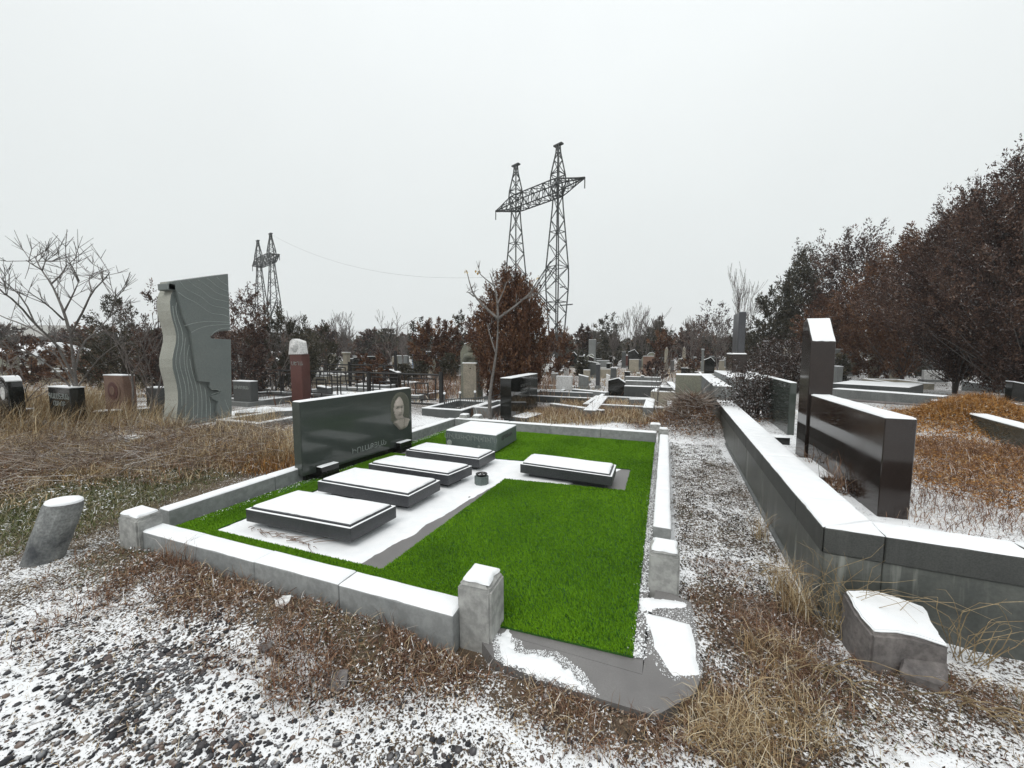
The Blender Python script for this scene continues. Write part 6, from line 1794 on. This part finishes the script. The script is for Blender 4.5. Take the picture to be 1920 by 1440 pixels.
sz = .0080 * rng.lognormal(0, .38, n_); th_ = rng.uniform(0, 6.28, n_)
ax3 = np.stack([sz * rng.uniform(.9, 1.3, n_), sz * rng.uniform(.7, 1.05, n_), sz * rng.uniform(.4, .75, n_)], -1)
Q = bv[None] * ax3[:, None]; tl = rng.normal(size=n_) * .25
c_, s_ = np.cos(tl)[:, None], np.sin(tl)[:, None]; qx, qz = Q[..., 0] * c_ - Q[..., 2] * s_, Q[..., 0] * s_ + Q[..., 2] * c_
c_, s_ = np.cos(th_)[:, None], np.sin(th_)[:, None]
V = np.stack([x[:, None] + qx * c_ - Q[..., 1] * s_, y[:, None] + qx * s_ + Q[..., 1] * c_, gzz(x, y)[:, None] + qz + (sz * .08)[:, None]], -1).reshape(-1, 3)
F = (np.arange(n_)[:, None, None] * len(bv) + bf[None]).reshape(-1, 3)
tag(mesh_np('pebbles', V, F, M['pebble'], smooth=True, att=np.repeat(rng.random(n_), len(bf))), 'dark pebbles half buried in the foreground snow', kind='stuff')

# left: grass field, brush and tall dry stalks
x, y = scat([(50, 960, .8, 1), (160, 935, .6, .9), (20, 1000, .4, .7), (300, 905, .5, .7), (420, 880, .4, .5), (120, 900, .8, .8)], 26000); blades('short_grass', x, y, M['greengrass'], .05, .003, 1.0, 'short snowy green grass behind the leaning stump', 1)
LB = [(60, 870, 1.2, 1), (200, 850, 1.0, 1.2), (330, 850, .8, 1.2), (440, 835, .7, 1), (500, 850, .45, 1), (100, 900, .8, .8), (380, 880, .5, .8), (-20, 840, 1.3, 1), (480, 820, .6, .7)]
x, y = scat(LB, 34000, clump=2.2); blades('dry_grass', x, y, M['straw'], .15, .0034, 1.25, 'tangled dry grass covering the ground left of the green headstone', 1, zadd=.06)
x, y = scat(LB, 22000, clump=1.6); blades('dead_weeds', x, y, M['weed'], .16, .0032, 1.3, 'tangled brown weeds left of the green headstone', 1, zadd=.08)
x, y = scat(LB + [(150, 920, .8, 1)], 9000, clump=3); chips('snow_flecks', x, y, M['snow'], .022, 'flecks of snow caught in the dry grass on the left', .09, .8, .6)
x, y = scat([(120, 905, .9, 1), (330, 880, .6, 1), (20, 880, .8, .8)], 9000, clump=2); blades('short_grass', x, y, M['greengrass'], .08, .003, 1.0, 'green grass patches in the tangled dry grass', 1)
twigs('brush', LB, 3800, .32, .0035, 'heap of cut twigs lying left of the green headstone', .20, steep=.3)
LT = [(20, 800, 1.0, 1.3), (100, 815, .7, 1), (-30, 780, 1.5, 1.2), (190, 810, .6, .8), (300, 806, .3, .8), (60, 760, 1.5, .7), (250, 800, .5, .7)]
x, y = scat(LT, 11000); blades('tall_dry_grass', x, y, M['straw'], .58, .0036, .6, 'tall dry grass standing in front of the left headstones', 1, wind=R(20))
x, y = scat([(310, 812, .22, 1), (470, 800, .4, .35), (530, 860, .2, .6), (420, 825, .4, .4)], 2400); blades('tall_dry_grass', x, y, M['straw'], .36, .003, .6, 'dry grass growing round the foot of the carved face stele', 1)
x, y = scat([(500, 870, .3, 1), (460, 845, .4, 1), (530, 880, .2, 1)], 1700); blades('orange_grass', x, y, M['orange'], .2, .003, .9, 'orange dead grass left of the green headstone', 1)
x, y = scat([(500, 845, .3, 1), (420, 855, .35, 1), (350, 865, .3, .8), (250, 855, .4, .8), (80, 840, .7, 1), (530, 830, .2, .8)], 9000, clump=3); blades('straw_tufts', x, y, M['straw'], .30, .0028, .75, 'upright straw tufts behind the left kerb', 1)
x, y = scat([(1470, 1110, .05, 1), (1480, 1060, .04, .8), (1500, 1150, .06, 1), (1430, 1010, .04, .6)], 700); blades('wall_weeds', x, y, M['straw'], .26, .0016, .6, 'dry weeds growing up the foot of the right wall', 1)
x, y = scat([(330, 1060, .2, 1), (470, 1100, .25, 1), (600, 1160, .25, 1), (740, 1215, .22, 1), (860, 1240, .15, 1), (1000, 1300, .15, .7), (1150, 1345, .15, .7)], 2600, clump=5); blades('straw_tufts', x, y, M['straw'], .10, .0013, 1.3, 'pale straw stalks among the litter before the kerb', 1)
# middle ground
MG = [(1080, 782, .7, 1), (1180, 780, .7, 1.2), (1020, 785, .5, .8), (1240, 790, .4, .8), (1130, 765, .8, .7)]
x, y = scat(MG, 14000); blades('dry_grass', x, y, M['straw'], .22, .0045, .9, 'dry straw coloured grass strip behind the back kerb', 1)
x, y = scat([(880, 780, .3, 1), (925, 785, .3, 1)] + MG, 2500); blades('dead_weeds', x, y, M['weed'], .3, .004, .6, 'brown weeds behind the back kerb', 1)
wide = [(u, v, r_, w_) for u, v, r_, w_ in ((700, 740, 2.5, 1), (850, 720, 3, 1), (560, 730, 3, 1), (1000, 720, 3, 1.2), (1100, 710, 3, 1), (1200, 705, 4, 1), (1300, 700, 4, 1.4), (400, 730, 4, 1), (200, 740, 4, 1), (1060, 745, 1.6, 1.2), (1250, 740, 1.5, 1.2), (800, 745, 1.6, 1.4), (960, 690, 6, 1), (1400, 690, 6, 1), (600, 695, 7, 1), (300, 700, 7, 1), (1750, 700, 4, .5))]
x, y = scat(wide, 22000, clump=.9); blades('dry_grass', x, y, M['straw'], .30, .010, .9, 'dry grass between the farther graves', 1)
x, y = scat(wide, 13000, clump=.7); blades('dead_weeds', x, y, M['weed'], .38, .010, .8, 'brown weeds between the farther graves', 1)
x, y = scat([(810, 745, .7, 1), (835, 735, .7, 1), (1020, 730, .9, 1), (1000, 745, .5, .6)], 1500); blades('reddish_shrubs', x, y, M['weed'], .75, .007, .4, 'reddish leafless shrubs behind the right end of the fence', 1)
# debris heap in the middle, creeper heap on the right
m0 = MOUNDS[0]; m3 = MOUNDS[3]
def heap(N, mx_, my_, r_):
    rr_ = np.abs(rng.normal(size=N)) * r_ * .6; th_ = rng.uniform(0, 6.28, N); x, y = mx_ + rr_ * np.cos(th_), my_ + rr_ * np.sin(th_)
    k_ = keep(x, y); return x[k_], y[k_]
x, y = heap(5000, m0[0], m0[1] + .3, .75); chips('rust_leaves', x, y, M['orange'], .04, 'rust coloured leaves on the waste heap', .06, .9)
x, y = heap(9000, m0[0], m0[1], .75); chips('debris_heap', x, y, M['litter'], .035, 'heap of dead leaves and garden waste against the wall', .06, .9)
x, y = heap(4500, m0[0], m0[1], .75); blades('debris_stalks', x, y, M['weed'], .22, .003, 1.3, 'dead stalks on the garden waste heap', 1, zadd=.05)
x, y = heap(4000, m3[0], m3[1], .8); chips('orange_leaves', x, y, M['orange'], .05, 'orange dead leaves on the back of the waste heap', .08, .9)
def twig_heap(N, mx_, my_, r_, label):
    n0_ = len(bpy.data.objects)
    global scat
    old = scat
    scat = lambda p, n__, m=0, clump=0: heap(n__, mx_, my_, r_)
    o = twigs('branch_heap', None, N, .38, .006, label, .12, steep=.35); scat = old; return o
twig_heap(700, m0[0], m0[1], .7, 'grey cut branches piled on the waste heap')
m1 = MOUNDS[1]; m2_ = MOUNDS[2]
for (mm, rr0, NN) in ((m1, 1.3, 30000), (m2_, 1.1, 16000)):
    x, y = heap(NN, mm[0], mm[1], rr0); k_ = (x > 1.6) & (y > 3.1); x, y = x[k_], y[k_]
    chips('orange_creeper', x, y, M['orange'], .032, 'orange brown dead creeper covering the mound on the right', .07, .9)
    x, y = x[::5], y[::5]; blades('creeper_stems', x, y, M['orange'], .16, .0025, 1.4, 'tangled stems of the dead creeper on the right mound', 1, zadd=.05)
x, y = scat([(1760, 930, .4, 1), (1850, 900, .5, 1), (1800, 970, .35, 1), (1720, 960, .25, .8), (1880, 960, .3, .7)], 3200); k_ = y > 3.05; blades('creeper_edge', x[k_], y[k_], M['weed'], .12, .0018, 1.4, 'thin brown stems thinning out over the snow behind the wall', 1, zadd=.02)
x, y = scat([(1560, 880, .16, 1), (1600, 920, .14, 1.2), (1530, 850, .15, .8), (1640, 940, .08, 1)], 1500); blades('thorny_stems', x, y, M['weed'], .30, .0022, .9, 'thorny brown stems growing between the wall and the long headstone', 1, zadd=.05)
x, y = scat([(1560, 880, .16, 1), (1600, 920, .14, 1.2), (1530, 850, .15, .8)], 2500); chips('leaf_litter', x, y, M['litter'], .03, 'dead leaves between the wall and the long headstone', .05)
x, y = scat([(1740, 840, .35, 1), (1800, 840, .45, 1.2), (1860, 860, .5, 1.2), (1920, 880, .6, 1.2), (1780, 890, .35, 1), (1850, 925, .35, .8), (1740, 890, .25, .6)], 26000); k_ = (y > 3.1) & (x > 1.4)
chips('orange_creeper', x[k_], y[k_], M['orange'], .026, 'orange brown creeper leaves spread round the right mound', .05, .9)
x, y = x[k_][::5], y[k_][::5]; blades('creeper_stems', x, y, M['weed'], .15, .0022, 1.4, 'brown creeper stems spread round the right mound', 1, zadd=.04)
n_ = 5000; x = rng.normal(-.095, .022, n_); y = 2.0 + 5.0 * rng.random(n_) ** 1.3; k_ = (rng.random(n_) < .35 + .65 * (vn(x, y, 5, 1) > .45))
chips('snow_crumbs', x[k_], y[k_], M['snow'], .011, 'snow crumbs along the right edge of the green turf', .012, .8, .8, z=np.full(k_.sum(), PZ))
x = rng.uniform(-4.05, -3.93, 2500); y = rng.uniform(2.2, 7.0, 2500); chips('snow_crumbs', x, y, M['snow'], .011, 'snow crumbs along the left edge of the green turf', .014, .8, .8, z=np.full(2500, PZ + .004))
for poly_, N_ in ((((922, 1190), (960, 1172), (985, 1218), (1045, 1222), (1095, 1262), (1125, 1306), (1030, 1290), (930, 1248)), 5200), (((1192, 1120), (1290, 1128), (1300, 1150), (1318, 1268), (1255, 1280), (1205, 1215)), 1500)):
    pp_ = np.array([U(u, v, PZ) for u, v in poly_]); lo, hi = pp_.min(0), pp_.max(0)
    x = rng.uniform(lo[0], hi[0], N_ * 3); y = rng.uniform(lo[1], hi[1], N_ * 3); k_ = in_poly(x, y, [tuple(p) for p in pp_]) & in_poly(x, y, thr) & (rng.random(N_ * 3) < .25 + .75 * vn(x, y, 18, 1)); x, y = x[k_], y[k_]
    chips('snow_crumbs', x, y, M['snow'], .006, 'fine snow grains on the grey threshold slab', .003, .8, .9, z=np.full(len(x), PZ))
# twigs on the snow in front of the nearest slab
p_ = [U(470, 990, .03), U(545, 1012, .03), U(600, 1030, .03)]
mb = MB()
for i in range(26):
    c = lerp2(p_[0], p_[2], random.random()); a_ = math.atan2(p_[2][1] - p_[0][1], p_[2][0] - p_[0][0]) + random.gauss(0, .5); L_ = random.uniform(.04, .22); z_ = .036 + random.random() * .015
    c = (c[0] + random.gauss(0, .02), c[1] + random.gauss(0, .02))
    mb.tube([(c[0], c[1], z_), (c[0] + math.cos(a_) * L_ * .5, c[1] + math.sin(a_) * L_ * .5 + random.gauss(0, .008), z_ + .012), (c[0] + math.cos(a_ + .2) * L_, c[1] + math.sin(a_ + .2) * L_, z_)], [.0032, .0026, .0012], 4)
tag(mb.build('dry_twigs', M['brown']), 'dry twigs scattered on the snow before the nearest grave slab', None, None, 'stuff')

# broken block beside the wall
pz = [(1579, 1118), (1642, 1108), (1735, 1133), (1754, 1180), (1779, 1230), (1700, 1191), (1635, 1180), (1604, 1150)]
zt8 = [.24, .26, .24, .19, .13, .20, .235, .24]
tp8 = [U(*p, z) for p, z in zip(pz, zt8)]
_A = np.array([[p[0], p[1], 1] for p in tp8]); _c = np.linalg.lstsq(_A, np.array(zt8), rcond=None)[0]; zt8 = [float(v_) for v_ in _A @ _c]
bot = [(p[0] + (tp8[6][0] - p[0]) * -.03, p[1] + (tp8[6][1] - p[1]) * -.03) for p in tp8]
rk = thing('broken_block', 'broken grey stone block with snow on its tilted top at the wall foot', 'stone block', (*tp8[6], 0))
mb = MB().prism(bot, -.08, zt8, tp8)
mb.build('block', M['rock'], rk, bev=.012, seg=2, rough=.012)
C_ = np.mean(np.array(tp8), axis=0)
rim = []
for i in range(8):
    for f_ in (0, .25, .5, .75):
        p = np.array(lerp2(tp8[i], tp8[(i + 1) % 8], f_)); rim.append(tuple(C_ + (p - C_) * (.985 - .08 * float(vn(i + f_ * 3, 2, 1.7, 1)))))
zr8 = [float(np.array([p[0], p[1], 1]) @ _c) for p in rim]
MB().prism(rim, [z_ + .001 for z_ in zr8], [z_ + .017 for z_ in zr8]).build('snow_cap', M['snow'], rk, bev=.006, seg=2)
c = U(1725, 1262, .03)
r3 = thing('small_rock', 'small rough rock with snow lying right of the broken block', 'rock', (c[0], c[1], 0))
MB().prism([(c[0] - .1, c[1] - .05), (c[0] + .07, c[1] - .07), (c[0] + .12, c[1] + .04), (c[0] - .03, c[1] + .09)], -.03, [.05, .04, .09, .10]).build('stone', M['rock'], r3, bev=.01, rough=.02)
for (u, v, w_, lb, mt) in ((625, 1285, .10, 'flat grey stone shard lying in the litter before the kerb', 'rock'), (530, 1132, .09, 'white plastic scrap lying in the weeds before the kerb', 'marble'), (498, 1215, .05, 'small grey stone in the litter left of the shard', 'rock')):
    x, y, z = at(u, v); t = thing('stone_shard' if mt == 'rock' else 'plastic_scrap', lb, 'stone' if mt == 'rock' else 'litter', (x, y, z))
    V = [(x + w_ * math.cos(a_) * random.uniform(.6, 1.1), y + w_ * .6 * math.sin(a_) * random.uniform(.6, 1.1)) for a_ in np.linspace(0, 6.28, 7)[:-1]]
    q_ = 1 if mt == 'rock' else .3
    tl = [z + .018 + (p[1] - y) * .5 + (p[0] - x) * .2 for p in V]
    MB().prism(V, [k_ - .035 * q_ for k_ in tl], tl).build('piece', M[mt], t, bev=.003)
# tall dry grass plant behind the broken block
c = (1.14, 2.68); 
t = thing('dry_grass_clump', 'long arching dry grass stalks growing round the broken block at the wall foot', 'grass clump', (c[0], c[1], 0))
mb = MB(); rs_ = random.Random(4)
for i in range(60):
    a_ = rs_.uniform(-.3, 6.28); L_ = rs_.uniform(.3, .75); ex = rs_.uniform(.15, 1.0)
    cc = ((.99, 2.66), (1.50, 2.62), (.97, 2.60))[i % 3]; p0 = Vector((cc[0] + rs_.gauss(0, .035), cc[1] + rs_.gauss(0, .02), 0)); kx = Vector((rs_.gauss(0, .05), rs_.gauss(0, .03), rs_.gauss(0, .02))); d = Vector((math.cos(a_), -abs(math.sin(a_)) * .35, 0)) * ex
    pts = [p0 + d * L_ * k ** 1.7 * .9 + Vector((0, 0, L_ * (k - .62 * ex * k * k * k) * .95)) + kx * math.sin(k * 5) for k in (0, .2, .4, .6, .8, 1)]
    mb.tube(pts, [.0024, .0022, .0019, .0016, .0012, .0006], 3, False)
strw = stone('straw_stalk', (.24, .17, .09), (.42, .33, .19), .85, 30, 8, 0)
mb.build('stalks', strw, t)
for (u, v, n__, hh_, lb) in ((1420, 1080, 14, .35, 'thin dry stalks leaning on the wall face near the path'), (1560, 1260, 16, .35, 'dry stalks sprawling left of the broken block'), (1830, 1330, 18, .3, 'dry stalks sprawling at the lower right')):
    c = U(u, v, 0); t = thing('dry_grass_clump', lb, 'grass clump', (c[0], c[1], 0)); mb = MB()
    for i in range(n__):
        a_ = rs_.uniform(0, 6.28); L_ = hh_ * rs_.uniform(.5, 1.3); p0 = Vector((c[0] + rs_.gauss(0, .06), c[1] + rs_.gauss(0, .05), 0)); d = Vector((math.cos(a_), -abs(math.sin(a_)), 0))
        mb.tube([p0 + d * L_ * k ** 1.4 * .9 + Vector((0, 0, L_ * (k * .7 - .5 * k * k))) for k in (0, .3, .6, 1)], [.0028, .0024, .0019, .0009], 3, False)
    mb.build('stalks', strw, t)
